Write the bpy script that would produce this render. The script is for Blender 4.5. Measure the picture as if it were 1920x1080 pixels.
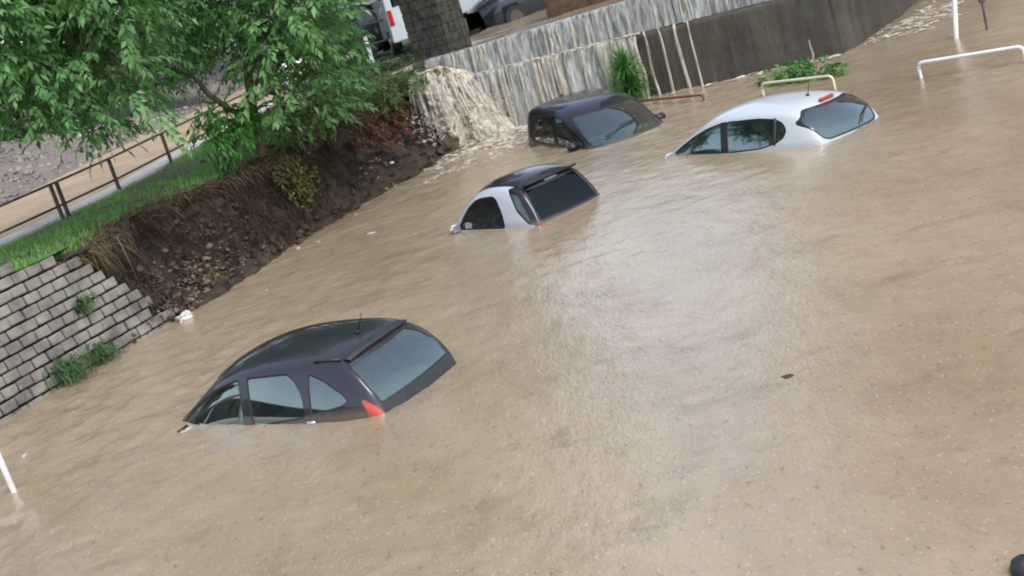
import bpy, bmesh, math, random
import numpy as np
from mathutils import Vector, Matrix, noise as mnoise
from mathutils.geometry import delaunay_2d_cdt
for o in list(bpy.data.objects): bpy.data.objects.remove(o)
scene = bpy.context.scene
rng = np.random.default_rng(7); random.seed(7)

# ---------------------------------------------------------------- camera
F, PITCH, ROLL, CAMH = 2600.0, math.radians(14.4), math.radians(16.83), 4.0     # focal length in pixels of the 1920 wide photo
fwd = np.array([0, math.cos(PITCH), -math.sin(PITCH)]); rgt = np.array([1., 0, 0]); dwn = np.cross(fwd, rgt)
cR = math.cos(ROLL); sR = math.sin(ROLL)
AX = np.array([cR*rgt + sR*dwn, -sR*rgt + cR*dwn, fwd]); CAM = np.array([0, 0, CAMH])
cd = bpy.data.cameras.new('camera'); co = bpy.data.objects.new('camera', cd); scene.collection.objects.link(co)
cd.sensor_fit = 'HORIZONTAL'; cd.sensor_width = 36; cd.lens = 36*F/1920; cd.clip_end = 1000; cd.clip_start = .1
M = np.eye(4); M[:3, 0] = AX[0]; M[:3, 1] = -AX[1]; M[:3, 2] = -AX[2]; M[:3, 3] = CAM
co.matrix_world = Matrix(M.tolist()); scene.camera = co

# ---------------------------------------------------------------- sky, sun, exposure (overcast, just after rain)
SUN_EL, SUN_AZ = math.radians(52), math.radians(150)       # azimuth from +Y towards +X: behind the camera, right
wd = bpy.data.worlds.new('World'); scene.world = wd; wd.use_nodes = True
nt = wd.node_tree; nt.nodes.clear()
sk = nt.nodes.new('ShaderNodeTexSky'); sk.sky_type = 'NISHITA'; sk.sun_disc = False; sk.sun_elevation = SUN_EL; sk.sun_rotation = SUN_AZ
sk.air_density = 1.2; sk.dust_density = 1.6; sk.ozone_density = 1.0
hs = nt.nodes.new('ShaderNodeHueSaturation'); hs.inputs['Saturation'].default_value = .62
bg = nt.nodes.new('ShaderNodeBackground'); bg.inputs['Strength'].default_value = .15
wo = nt.nodes.new('ShaderNodeOutputWorld')
nt.links.new(sk.outputs[0], hs.inputs['Color']); nt.links.new(hs.outputs[0], bg.inputs['Color']); nt.links.new(bg.outputs[0], wo.inputs['Surface'])
sl = bpy.data.lights.new('sun', 'SUN'); sl.energy = 1.15; sl.angle = math.radians(30); sl.color = (1, .97, .92)
so = bpy.data.objects.new('sun', sl); scene.collection.objects.link(so)
sdir = Vector((math.sin(SUN_AZ)*math.cos(SUN_EL), math.cos(SUN_AZ)*math.cos(SUN_EL), math.sin(SUN_EL)))
so.rotation_euler = sdir.to_track_quat('Z', 'Y').to_euler()
scene.view_settings.view_transform = 'Standard'; scene.view_settings.look = 'None'
scene.view_settings.exposure = 1.0; scene.view_settings.gamma = 1; scene.view_settings.use_curve_mapping = False
scene.render.engine = 'CYCLES'; scene.cycles.max_bounces = 8; scene.cycles.transparent_max_bounces = 24; scene.cycles.caustics_reflective = False; scene.cycles.filter_width = 1.9

# ---------------------------------------------------------------- pixel <-> world, bank frame
def ray(px, py):
    d = np.array([(px - 960)/F, (py - 540)/F, 1.]) @ AX; return d
def G(px, py, z=0.):                       # point on the horizontal plane z under a pixel
    d = ray(px, py); return CAM + d*(z - CAMH)/d[2]
def AtY(px, py, Y):                        # point at depth Y under a pixel
    d = ray(px, py); return CAM + d*Y/d[1]
O2 = G(330, 600)[:2]; C2 = G(850, 275)[:2]
E1 = (C2 - O2)/np.linalg.norm(C2 - O2); E2 = np.array([-E1[1], E1[0]])     # along the bank, away from the water
def W(s, t, z): p = O2 + np.multiply.outer(s, E1) + np.multiply.outer(t, E2); return np.concatenate([p, np.asarray(z, float)[..., None] + 0*p[..., :1]], -1)
def ST(p): d = np.asarray(p)[..., :2] - O2; return d @ E1, d @ E2
BANK_YAW = math.atan2(E1[1], E1[0])

# ---------------------------------------------------------------- helpers
def hash3(i, j, k, seed):
    h = (i*374761393 + j*668265263 + k*2147483647 + seed*974634777) & 0xffffffff
    h = ((h ^ (h >> 13))*1274126177) & 0xffffffff
    return ((h ^ (h >> 16)) & 0xffff)/65535.
def vnoise(p, seed=0):                     # value noise, -1..1
    p = np.asarray(p, float); i = np.floor(p).astype(np.int64); f = p - i; f = f*f*(3 - 2*f); r = 0
    for a in (0, 1):
        for b in (0, 1):
            for c in (0, 1):
                w = (f[..., 0] if a else 1 - f[..., 0])*(f[..., 1] if b else 1 - f[..., 1])*(f[..., 2] if c else 1 - f[..., 2])
                r = r + w*hash3(i[..., 0] + a, i[..., 1] + b, i[..., 2] + c, seed)
    return r*2 - 1
def fbm(p, octv=4, seed=0, gain=.5):
    p = np.asarray(p, float); r = 0; a = 1
    for o in range(octv): r = r + a*vnoise(p*2**o + 17.3*o, seed + o); a *= gain
    return r
def mesh(name, V, Fc, mat, parent=None, smooth=False, tag=None):
    me = bpy.data.meshes.new(name); V = np.asarray(V, np.float32).reshape(-1, 3)
    if isinstance(Fc, np.ndarray):
        n, k = Fc.shape; me.vertices.add(len(V)); me.vertices.foreach_set('co', V.ravel())
        me.loops.add(n*k); me.loops.foreach_set('vertex_index', Fc.astype(np.int32).ravel())
        me.polygons.add(n); me.polygons.foreach_set('loop_start', np.arange(0, n*k, k, dtype=np.int32))
        me.polygons.foreach_set('loop_total', np.full(n, k, np.int32)); me.update(calc_edges=True); me.validate()
    else:
        me.from_pydata(V.tolist(), [], Fc); me.update()
    if smooth: me.polygons.foreach_set('use_smooth', np.ones(len(me.polygons), bool))
    me.materials.append(mat); o = bpy.data.objects.new(name, me); scene.collection.objects.link(o)
    if parent is not None: o.parent = parent
    if tag: props(o, *tag)
    return o
def props(o, label=None, cat=None, group=None, kind=None):
    for k, v in (('label', label), ('category', cat), ('group', group), ('kind', kind)):
        if v: o[k] = v
    return o
def empty(name, loc, label, cat, group=None, rot=(0, 0, 0)):
    e = bpy.data.objects.new(name, None); scene.collection.objects.link(e); e.location = Vector([float(v) for v in loc]); e.rotation_euler = rot
    e.empty_display_size = .2; e.matrix_basis = Matrix.LocRotScale(e.location, e.rotation_euler, None)
    return props(e, label, cat, group)
class MB:                                  # collects simple shapes into one mesh
    def __init__(s): s.v = []; s.f = []; s.n = 0
    def add(s, V, Fc):
        V = np.asarray(V, float).reshape(-1, 3); s.v.append(V); s.f += [[i + s.n for i in f] for f in Fc]; s.n += len(V)
    def tube(s, pts, rad, n=8, cap=True):
        pts = np.asarray(pts, float); rad = np.broadcast_to(np.asarray(rad, float), (len(pts),)); V = []
        for k, p in enumerate(pts):
            d = pts[min(k+1, len(pts)-1)] - pts[max(k-1, 0)]; d = d/(np.linalg.norm(d) + 1e-9)
            a = np.cross(d, [0, 0, 1.] if abs(d[2]) < .9 else [1., 0, 0]); a /= np.linalg.norm(a); b = np.cross(d, a)
            for q in range(n):
                w = 2*math.pi*q/n; V.append(p + rad[k]*(math.cos(w)*a + math.sin(w)*b))
        Fc = [[k*n + q, k*n + (q+1) % n, (k+1)*n + (q+1) % n, (k+1)*n + q] for k in range(len(pts)-1) for q in range(n)]
        if cap: Fc += [list(range(n))[::-1], [(len(pts)-1)*n + q for q in range(n)]]
        s.add(V, Fc); return s
    def box(s, c, size, rot=None, bev=0.):
        x, y, z = np.array(size, float)/2
        if bev <= 0:
            V = np.array([[i*x, j*y, k*z] for i in (-1, 1) for j in (-1, 1) for k in (-1, 1)]); Fc = [[0,1,3,2],[4,6,7,5],[0,4,5,1],[2,3,7,6],[0,2,6,4],[1,5,7,3]]
        else:
            bm = bmesh.new(); bmesh.ops.create_cube(bm, size=1); bmesh.ops.scale(bm, vec=(2*x, 2*y, 2*z), verts=bm.verts)
            bmesh.ops.bevel(bm, geom=list(bm.edges), offset=bev, segments=2, affect='EDGES'); bm.verts.index_update()
            V = np.array([v.co[:] for v in bm.verts]); Fc = [[v.index for v in f.verts] for f in bm.faces]; bm.free()
        if rot is not None: V = V @ np.asarray(rot).T
        s.add(V + np.asarray(c, float), Fc); return s
    def obj(s, name, mat, parent=None, smooth=False, tag=None): return mesh(name, np.concatenate(s.v), s.f, mat, parent, smooth, tag)
def rotz(a): c, s = math.cos(a), math.sin(a); return np.array([[c, -s, 0], [s, c, 0], [0, 0, 1.]])
def grid_faces(nu, nv):
    i, j = np.meshgrid(np.arange(nu-1), np.arange(nv-1), indexing='ij'); a = (i*nv + j).ravel()
    return np.stack([a, a + nv, a + nv + 1, a + 1], 1)

# ---------------------------------------------------------------- materials
def new_mat(name):
    m = bpy.data.materials.new(name); m.use_nodes = True; n = m.node_tree; n.nodes.clear()
    out = n.nodes.new('ShaderNodeOutputMaterial'); return m, n, out
def N(n, typ, **kw):
    x = n.nodes.new(typ)
    for k, v in kw.items():
        if k.startswith('i_'):
            key = k[2:].replace('_', ' '); x.inputs[key].default_value = v
        else: setattr(x, k, v)
    return x
def L(n, a, b): n.links.new(a, b)
def ramp(n, fac, stops):
    r = n.nodes.new('ShaderNodeValToRGB'); e = r.color_ramp.elements
    while len(e) < len(stops): e.new(.5)
    for k, (p, c) in enumerate(stops): e[k].position = p; e[k].color = (*c, 1) if len(c) == 3 else c
    L(n, fac, r.inputs[0]); return r.outputs[0]
def tex(n, scale, detail=4, rough=.55, vec=None, typ='ShaderNodeTexNoise'):
    t = n.nodes.new(typ); t.inputs['Scale'].default_value = scale
    if typ == 'ShaderNodeTexNoise': t.inputs['Detail'].default_value = detail; t.inputs['Roughness'].default_value = rough
    if vec is not None: L(n, vec, t.inputs['Vector'])
    return t
def pos(n, scale=None, rot=None):
    g = n.nodes.new('ShaderNodeNewGeometry')
    if scale is None: return g.outputs['Position']
    m = n.nodes.new('ShaderNodeMapping'); m.inputs['Scale'].default_value = scale
    if rot: m.inputs['Rotation'].default_value = rot
    L(n, g.outputs['Position'], m.inputs['Vector']); return m.outputs[0]
def bump(n, h, strength=.5, dist=.05, prev=None):
    b = n.nodes.new('ShaderNodeBump'); b.inputs['Strength'].default_value = strength; b.inputs['Distance'].default_value = dist
    L(n, h, b.inputs['Height'])
    if prev is not None: L(n, prev, b.inputs['Normal'])
    return b.outputs[0]
def mix_rgb(n, fac, a, b):
    m = n.nodes.new('ShaderNodeMix'); m.data_type = 'RGBA'
    if isinstance(fac, float): m.inputs[0].default_value = fac
    else: L(n, fac, m.inputs[0])
    for v, s in ((a, 6), (b, 7)):
        if isinstance(v, tuple): m.inputs[s].default_value = (*v, 1)
        else: L(n, v, m.inputs[s])
    return m.outputs[2]
def simple(name, c1, c2, scale=6, rough=.8, bstr=.4, bdist=.02, bscale=30, metal=0., coat=0., spec=.5):
    m, n, out = new_mat(name); p = N(n, 'ShaderNodeBsdfPrincipled'); p.inputs['Roughness'].default_value = rough; p.inputs['Metallic'].default_value = metal
    p.inputs['Coat Weight'].default_value = coat; p.inputs['Coat Roughness'].default_value = .03; p.inputs['Specular IOR Level'].default_value = spec
    P = pos(n); t = tex(n, scale, 6, .6, P)
    L(n, ramp(n, t.outputs[0], [(.3, c1), (.7, c2)]), p.inputs['Base Color'])
    if bstr > 0: L(n, bump(n, tex(n, bscale, 5, .65, P).outputs[0], bstr, bdist), p.inputs['Normal'])
    L(n, p.outputs[0], out.inputs[0]); return m
def leaf_mat(name, cols, transl=.35, rough=.5):
    m, n, out = new_mat(name); p = N(n, 'ShaderNodeBsdfPrincipled'); p.inputs['Roughness'].default_value = rough; p.inputs['Specular IOR Level'].default_value = .4
    g = N(n, 'ShaderNodeNewGeometry'); k = len(cols)
    c = ramp(n, g.outputs['Random Per Island'], [(i/(k-1), q) for i, q in enumerate(cols)])
    big = tex(n, .9, 3, .6, g.outputs['Position'])
    c2 = mix_rgb(n, ramp(n, big.outputs[0], [(.35, (0, 0, 0)), (.65, (.5, .5, .5))]), c, cols[-1])
    L(n, c2, p.inputs['Base Color'])
    t = N(n, 'ShaderNodeBsdfTranslucent'); L(n, c2, t.inputs['Color']); mx = N(n, 'ShaderNodeMixShader'); mx.inputs[0].default_value = transl
    L(n, p.outputs[0], mx.inputs[1]); L(n, t.outputs[0], mx.inputs[2]); L(n, mx.outputs[0], out.inputs[0]); return m
def paint(name, col, metal=.25, rough=.35, flake=.0, dirt=.12):
    m, n, out = new_mat(name); p = N(n, 'ShaderNodeBsdfPrincipled'); p.inputs['Metallic'].default_value = metal; p.inputs['Roughness'].default_value = rough
    p.inputs['Coat Weight'].default_value = .7; p.inputs['Coat Roughness'].default_value = .04; p.inputs['Specular IOR Level'].default_value = .25
    P = pos(n); d = ramp(n, tex(n, 5, 6, .7, P).outputs[0], [(.5, (0, 0, 0)), (.8, (dirt, dirt, dirt))])
    sx = N(n, 'ShaderNodeSeparateXYZ'); L(n, P, sx.inputs[0]); ad = N(n, 'ShaderNodeMath', operation='MULTIPLY_ADD'); ad.inputs[1].default_value = -.10; L(n, tex(n, 14, 4, .7, P).outputs[0], ad.inputs[0]); L(n, sx.outputs['Z'], ad.inputs[2])
    mud = ramp(n, ad.outputs[0], [(.0, (.32, .32, .32)), (.05, (0, 0, 0))]) if dirt > 0 else d
    L(n, mix_rgb(n, mud, mix_rgb(n, d, col, (.30, .24, .17)), (.26, .195, .125)), p.inputs['Base Color'])
    L(n, bump(n, tex(n, 120, 2, .5, P).outputs[0], .04, .002), p.inputs['Coat Normal'])
    L(n, p.outputs[0], out.inputs[0]); return m
def glass_mat(name, tint, refl=1.0, film=.0):
    m, n, out = new_mat(name); tr = N(n, 'ShaderNodeBsdfTransparent'); tr.inputs[0].default_value = (*tint, 1)
    gl = N(n, 'ShaderNodeBsdfGlossy'); gl.inputs['Roughness'].default_value = .03; gl.inputs[0].default_value = (.82, .97, 1, 1)
    df = N(n, 'ShaderNodeBsdfDiffuse'); df.inputs[0].default_value = (.45, .50, .50, 1)
    fr = N(n, 'ShaderNodeFresnel'); fr.inputs[0].default_value = 1.5
    mu = N(n, 'ShaderNodeMath', operation='MULTIPLY_ADD'); mu.inputs[1].default_value = 1.6*refl; mu.inputs[2].default_value = .02; mu.use_clamp = True
    L(n, fr.outputs[0], mu.inputs[0]); P = pos(n)
    fm = N(n, 'ShaderNodeMixShader'); L(n, ramp(n, tex(n, 9, 5, .7, P).outputs[0], [(.35, (film*.4,)*3), (.75, (film,)*3)]), fm.inputs[0])
    L(n, tr.outputs[0], fm.inputs[1]); L(n, df.outputs[0], fm.inputs[2])
    mx = N(n, 'ShaderNodeMixShader'); L(n, mu.outputs[0], mx.inputs[0]); L(n, fm.outputs[0], mx.inputs[1]); L(n, gl.outputs[0], mx.inputs[2])
    L(n, mx.outputs[0], out.inputs[0]); return m
def water_mat():
    m, n, out = new_mat('muddy_water'); p = N(n, 'ShaderNodeBsdfPrincipled'); p.inputs['Roughness'].default_value = .10; p.inputs['IOR'].default_value = 1.47
    P = pos(n, (1.35, .62, 1)); sed = tex(n, .28, 5, .6, P); mid = tex(n, 1.7, 5, .65, P); fine = tex(n, 6, 5, .7, P)
    c = ramp(n, sed.outputs[0], [(.30, (.255, .190, .120)), (.5, (.318, .247, .164)), (.72, (.375, .30, .21))])
    c = mix_rgb(n, ramp(n, mid.outputs[0], [(.50, (0, 0, 0)), (.78, (.38, .38, .38))]), c, (.185, .140, .088))
    c = mix_rgb(n, ramp(n, fine.outputs[0], [(.55, (0, 0, 0)), (.78, (.40, .40, .40))]), c, (.15, .112, .070))
    stk = tex(n, .9, 6, .72, pos(n, (.9, 1.5, 1), (0, 0, .5))); c = mix_rgb(n, ramp(n, stk.outputs[0], [(.54, (0, 0, 0)), (.70, (.55, .55, .55))]), c, (.17, .124, .078))
    spk = tex(n, 24, 3, .6, P)
    c = mix_rgb(n, ramp(n, spk.outputs[0], [(.60, (0, 0, 0)), (.72, (.6, .6, .6))]), c, (.50, .45, .38))
    sp2 = tex(n, 17, 3, .6, pos(n, (1.0, .6, 1), (0, 0, 1.1))); c = mix_rgb(n, ramp(n, sp2.outputs[0], [(.60, (0, 0, 0)), (.72, (.5, .5, .5))]), c, (.115, .085, .055))
    L(n, c, p.inputs['Base Color'])
    b = bump(n, tex(n, 3.4, 4, .6, P).outputs[0], .20, .04)
    b = bump(n, tex(n, 15, 4, .68, P).outputs[0], .36, .016, b)
    v = N(n, 'ShaderNodeTexVoronoi'); v.inputs['Scale'].default_value = 26; L(n, P, v.inputs['Vector'])
    b = bump(n, v.outputs['Distance'], .30, .005, b)
    L(n, b, p.inputs['Normal']); L(n, p.outputs[0], out.inputs[0]); return m
def fall_mat(name, c1, c2, lo, hi, sc=(14, 14, 1.2), amin=0., amax=1., rough=.3, patch=1.):
    m, n, out = new_mat(name); p = N(n, 'ShaderNodeBsdfPrincipled'); p.inputs['Roughness'].default_value = rough
    P = pos(n, sc); t = tex(n, 1, 5, .6, P); t2 = tex(n, 2.3, 5, .65, P)
    L(n, ramp(n, t2.outputs[0], [(.32, c1), (.66, c2)]), p.inputs['Base Color'])
    al = ramp(n, t.outputs[0], [(lo, (amin,)*3), (hi, (amax,)*3)]); pt = ramp(n, tex(n, .5, 3, .6, pos(n)).outputs[0], [(.40, (patch,)*3), (.56, (1, 1, 1))]); am = N(n, 'ShaderNodeMath', operation='MULTIPLY'); L(n, al, am.inputs[0]); L(n, pt, am.inputs[1]); L(n, am.outputs[0], p.inputs['Alpha'])
    L(n, bump(n, t2.outputs[0], .7, .04), p.inputs['Normal']); L(n, p.outputs[0], out.inputs[0]); return m
def concrete_mat():
    m, n, out = new_mat('wet_concrete'); p = N(n, 'ShaderNodeBsdfPrincipled'); p.inputs['Roughness'].default_value = .55
    P = pos(n); st = tex(n, 1, 5, .65, pos(n, (3.5, 3.5, .35))); lo = tex(n, 1.6, 6, .65, P); gr = tex(n, 35, 4, .7, P)
    c = ramp(n, st.outputs[0], [(.30, (.020, .017, .013)), (.52, (.052, .044, .034)), (.75, (.095, .082, .064))])
    c = mix_rgb(n, ramp(n, lo.outputs[0], [(.52, (0, 0, 0)), (.72, (.7, .7, .7))]), c, (.055, .062, .030))
    c = mix_rgb(n, ramp(n, gr.outputs[0], [(.45, (0, 0, 0)), (.75, (.35, .35, .35))]), c, (.12, .105, .085))
    L(n, c, p.inputs['Base Color']); L(n, bump(n, gr.outputs[0], .6, .02, bump(n, lo.outputs[0], .5, .06)), p.inputs['Normal']); L(n, p.outputs[0], out.inputs[0]); return m
MAT = dict(
 water=water_mat(), concrete=concrete_mat(),
 soil=simple('wet_soil', (.010, .0075, .006), (.080, .052, .035), 3.4, .8, 1., .09, 11),
 turf=simple('turf', (.035, .055, .018), (.10, .12, .045), 3, .9, .6, .04, 40),
 sand=simple('sandy_path', (.30, .22, .145), (.42, .32, .22), 1.2, .8, .3, .02, 30),
 kerb=simple('kerb_concrete', (.40, .37, .32), (.55, .52, .46), 2, .7, .3, .01, 30),
 gravelbed=simple('gravel_bed', (.12, .10, .085), (.28, .24, .205), 9, .9, .8, .05, 18),
 stone=simple('grey_stone', (.10, .092, .085), (.36, .32, .29), 1.2, .85, .4, .01, 40),
 rubble=simple('pale_rubble', (.035, .024, .016), (.27, .20, .135), 6, .85, .4, .01, 40),
 block=simple('concrete_block', (.085, .078, .068), (.27, .252, .225), 2.6, .85, .7, .012, 55),
 mossy=simple('mossy_stone', (.012, .013, .010), (.070, .066, .050), 7, .85, .9, .04, 12),
 joint=simple('joint_earth', (.012, .010, .008), (.035, .028, .022), 5, .95, .6, .02, 30),
 facade=simple('brown_render', (.15, .105, .07), (.20, .145, .10), 1, .9, .2, .01, 20),
 masonry=simple('dark_masonry', (.028, .028, .022), (.10, .095, .075), 4, .8, .8, .03, 16),
 bark=simple('bark', (.05, .038, .028), (.15, .12, .09), 8, .9, .8, .02, 30),
 railmetal=simple('weathered_rail', (.055, .045, .042), (.11, .09, .08), 8, .6, .3, .005, 40, metal=.3),
 rust=simple('rusty_steel', (.10, .035, .014), (.20, .08, .035), 12, .7, .5, .006, 50),
 whitepaint=simple('white_paint', (.62, .62, .62), (.80, .80, .80), 4, .35, .1, .003, 60),
 creampaint=simple('cream_paint', (.55, .52, .34), (.74, .72, .58), 4, .4, .1, .003, 60),
 black=simple('black_plastic', (.012, .012, .014), (.022, .022, .025), 6, .4, .1, .002, 80),
 rubber=simple('window_rubber', (.008, .008, .009), (.014, .014, .016), 6, .5, 0),
 trim=simple('cabin_trim', (.030, .030, .033), (.055, .055, .058), 6, .8, .2, .003, 60),
 chrome=simple('handle_metal', (.55, .55, .57), (.7, .7, .72), 6, .25, 0, metal=.9),
 redlamp=simple('red_lamp_lens', (.36, .012, .012), (.50, .02, .02), 6, .12, 0, coat=1),
 litter=simple('white_plastic', (.30, .27, .23), (.66, .65, .62), 30, .5, .3, .01, 30),
 plate=simple('number_plate', (.6, .6, .58), (.72, .72, .70), 8, .4, 0),
 foam=simple('foam', (.46, .39, .30), (.74, .70, .62), 7, .6, .9, .03, 22),
 froth=fall_mat('froth', (.44, .37, .28), (.76, .72, .64), .42, .62, (7, 7, 7), .0, .95, .6),
 lining=simple('pale_cabin_lining', (.16, .165, .17), (.24, .245, .25), 6, .8, .1, .003, 60),
 torrent=fall_mat('muddy_torrent', (.19, .14, .085), (.70, .655, .56), 0., .01, (4.5, 4.5, 3.6), 1., 1., .45),
 clod=simple('brown_debris', (.035, .022, .014), (.11, .065, .038), 6, .9, .9, .03, 20),
 leaf=leaf_mat('walnut_leaf', [(.020, .085, .028), (.06, .18, .052), (.12, .30, .085), (.24, .44, .17)], .48),
 leafd=leaf_mat('dark_leaf', [(.010, .032, .012), (.018, .055, .018), (.028, .075, .022)]),
 leafb=leaf_mat('bright_leaf', [(.03, .13, .025), (.055, .20, .035), (.09, .27, .05)]),
 leafo=leaf_mat('olive_leaf', [(.04, .075, .018), (.075, .12, .03), (.12, .15, .04)]),
 leafw=leaf_mat('weedy_leaf', [(.03, .085, .024), (.06, .14, .035), (.10, .19, .05), (.11, .10, .04)]),
 leafr=leaf_mat('rust_leaf', [(.07, .02, .013), (.15, .04, .024), (.22, .08, .042), (.08, .07, .03)]),
 vine=leaf_mat('vine_leaf', [(.09, .12, .03), (.16, .19, .05), (.24, .24, .08)]),
 weedg=leaf_mat('weed_leaf', [(.025, .075, .028), (.05, .125, .04), (.08, .165, .055)]),
 grass=leaf_mat('grass_blade', [(.09, .22, .04), (.15, .34, .065), (.23, .42, .11)]),
 straw=leaf_mat('straw', [(.09, .06, .032), (.18, .125, .065), (.30, .22, .12), (.05, .035, .022)], .2, .8),
 root=leaf_mat('root', [(.015, .010, .008), (.04, .028, .020), (.09, .062, .042), (.02, .014, .010)], .05, .9),
 film=fall_mat('falling_film', (.25, .26, .255), (.60, .61, .585), .33, .60, (12, 12, .7), .22, .95, patch=.72),
 ribbon=fall_mat('falling_ribbon', (.30, .265, .20), (.64, .60, .52), .30, .58, (20, 20, 1.3), .10, .88),
)

# ================================================================ THE SETTING
def axis(lo, hi, step, far_lo, far_hi):
    a = list(np.arange(lo, hi, step)); d = step; x = lo; left = []
    while x > far_lo: d *= 1.35; x -= d; left.append(x)
    d = step; x = a[-1]
    while x < far_hi: d *= 1.35; x += d; a.append(x)
    return np.array(left[::-1] + a)
xs = axis(-7.6, 10.8, .058, -60, 70); ys = axis(4.6, 30.5, .058, -40, 90)
X, Y = np.meshgrid(xs, ys, indexing='ij')
s_, t_ = ST(np.stack([X, Y], -1))
ca, sa = math.cos(math.radians(-14)), math.sin(math.radians(-14)); U = X*ca - Y*sa; V_ = X*sa + Y*ca
turb = np.exp(-((s_ - 9.6)**2/9 + (t_ + 1.)**2/16))                     # boil at the foot of the falls
edge = np.exp(-np.abs(t_)/1.4)*(s_ < 10)
flow = 1.5*np.exp(-((X + 5.0)**2/7 + (Y - 13.5)**2/14))                      # current by the block wall
z0 = np.zeros_like(X)
def nz(a, b, seed, oc=3): return fbm(np.stack([U*a, V_*b, z0], -1), oc, seed)
amp = .55 + .5*np.clip(nz(.22, .3, 90, 2), -1, 1)
Z = .0068*nz(2.4, 1.7, 3)*(amp + 1.4*turb + .5*edge + 1.0*flow) + .0062*nz(6.0, 3.8, 11)*(amp + 2.2*turb + .9*edge + 1.3*flow) + .0042*nz(13, 8, 21, 2)*(1 + 1.5*turb + flow)
Z *= .8
Z += .05*turb*np.abs(nz(2.2, 2.2, 31))
inside = (X > -7.6) & (X < 10.8) & (Y > 4.6) & (Y < 30.5); Z = np.where(inside, Z, 0)
props(mesh('flood_water', np.stack([X, Y, Z], -1), grid_faces(len(xs), len(ys)), MAT['water'], smooth=True), 'brown muddy flood water covering the car park', kind='structure')

# ---- eroded earth bank: from under the water up to the turf edge
TOPZ = 1.42
def bank_top_t(s): return np.interp(s, [-6, -1.5, -.6, .6, 1.5, 2.9, 4.2, 6.4, 8.5, 10, 12], [.75, .75, .62, 1.15, 1.25, .75, .62, .55, .9, 1.3, 1.6])
def bank_base_t(s): return np.interp(s, [-6, 0, 2, 4, 6, 8, 9, 10, 11], [.35, .02, -.05, .05, .0, -.1, .05, .15, .4])
ss = np.arange(-1.7, 11.3, .035); qq = np.linspace(0, 1, 64)
Sg, Qg = np.meshgrid(ss, qq, indexing='ij')
zt = TOPZ - .12*np.clip((Sg - 8)/3, 0, 1)
zz = -.35 + (zt + .35)*np.clip(Qg/.86, 0, 1)
prof = np.interp(Qg/.86, [0, .2, .35, .55, .8, .93, 1.], [-.12, 0, .28, .55, .86, .84, .80])      # overhang below the turf
tt = bank_base_t(Sg) + (bank_top_t(Sg) - bank_base_t(Sg))*prof
tt = np.where(Qg > .86, bank_base_t(Sg) + (bank_top_t(Sg) - bank_base_t(Sg))*(.80 + (Qg - .86)/.14*.9), tt)
slump = np.exp(-((Sg - .9)/.75)**2)*np.clip(1 - zz/.75, 0, 1); tt -= .22*slump*np.clip(zz + .3, 0, 1)
slump2 = np.exp(-((Sg - 8.4)/1.1)**2)*np.clip(1 - zz/1.0, 0, 1); tt -= .40*slump2
P3 = np.stack([Sg, tt, zz], -1); dn = fbm(P3*np.array([1.9, 1.9, 2.6]), 5, 41, .62); rg = fbm(P3*7., 3, 47, .6)
face = np.clip((Qg - .05)/.2, 0, 1)*np.clip((.98 - Qg)/.12, 0, 1)
tt = tt - .22*dn*face - .085*rg*face; zz = zz + .04*vnoise(P3*5, 51)*face
bank = mesh('earth_bank', W(Sg, tt, zz), grid_faces(len(ss), len(qq)), MAT['soil'], smooth=False); props(bank, 'dark eroded earth bank', kind='structure')

# ---- turf verge, kerb, path, gravel slope (one after the other, away from the water)
def kerb_t(s): return np.interp(s, [-6, 2.5, 4.4, 8.2, 14, 30], [3.35, 3.62, 3.75, 4.75, 6.2, 9.5])
def path_far_t(s): return kerb_t(s) + 4.3
def strip(name, t0, t1, z0f, z1f, mat, s0=-7., s1=17., ns=170, nt=30, nzamp=.0, kind=True, label=None):
    a = np.linspace(s0, s1, ns); b = np.linspace(0, 1, nt); A, B = np.meshgrid(a, b, indexing='ij')
    T = t0(A) + (t1(A) - t0(A))*B; Zs = z0f + (z1f - z0f)*B
    Zs = Zs + nzamp*fbm(np.stack([A*.9, T*.9, 0*A], -1), 4, 61)*np.sin(np.pi*np.clip(B, 0, 1))**.5
    return props(mesh(name, W(A, T, Zs), grid_faces(ns, nt), mat, smooth=True), label, kind='structure')
strip('grass_verge', lambda s: bank_top_t(s) - .06, lambda s: kerb_t(s) + .02, TOPZ - .02, TOPZ - .01, MAT['turf'], nzamp=.05)
kb = MB()
for k in range(24):                        # pale kerb slabs along the path
    a0, a1 = -7 + k, -7 + k + .985
    q = W(np.array([a0, a1, a1, a0]), np.array([kerb_t(a0), kerb_t(a1), kerb_t(a1) + .62, kerb_t(a0) + .62]), np.full(4, TOPZ + .035)); lo = q.copy(); lo[:, 2] -= .2
    kb.add(np.concatenate([lo, q]), [[4,5,6,7],[0,1,5,4],[1,2,6,5],[2,3,7,6],[3,0,4,7]])
props(kb.obj('kerb', MAT['kerb']), 'pale concrete edge strip of the path', kind='structure')
strip('path', lambda s: kerb_t(s) + .6, path_far_t, TOPZ, TOPZ + .02, MAT['sand'], s1=24, nzamp=.015)
GZ = lambda B: TOPZ + 2.6*B
strip('gravel_slope', path_far_t, lambda s: path_far_t(s) + 14, TOPZ + .015, TOPZ + 2.1, MAT['gravelbed'], s0=-4, s1=34, ns=150, nt=60, nzamp=.10)
def ico(sub=1):
    bm = bmesh.new(); bmesh.ops.create_icosphere(bm, subdivisions=sub, radius=1); bm.verts.index_update()
    V = np.array([v.co[:] for v in bm.verts]); Fc = np.array([[v.index for v in f.verts] for f in bm.faces]); bm.free(); return V, Fc
IV, IF = ico(1)
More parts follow.
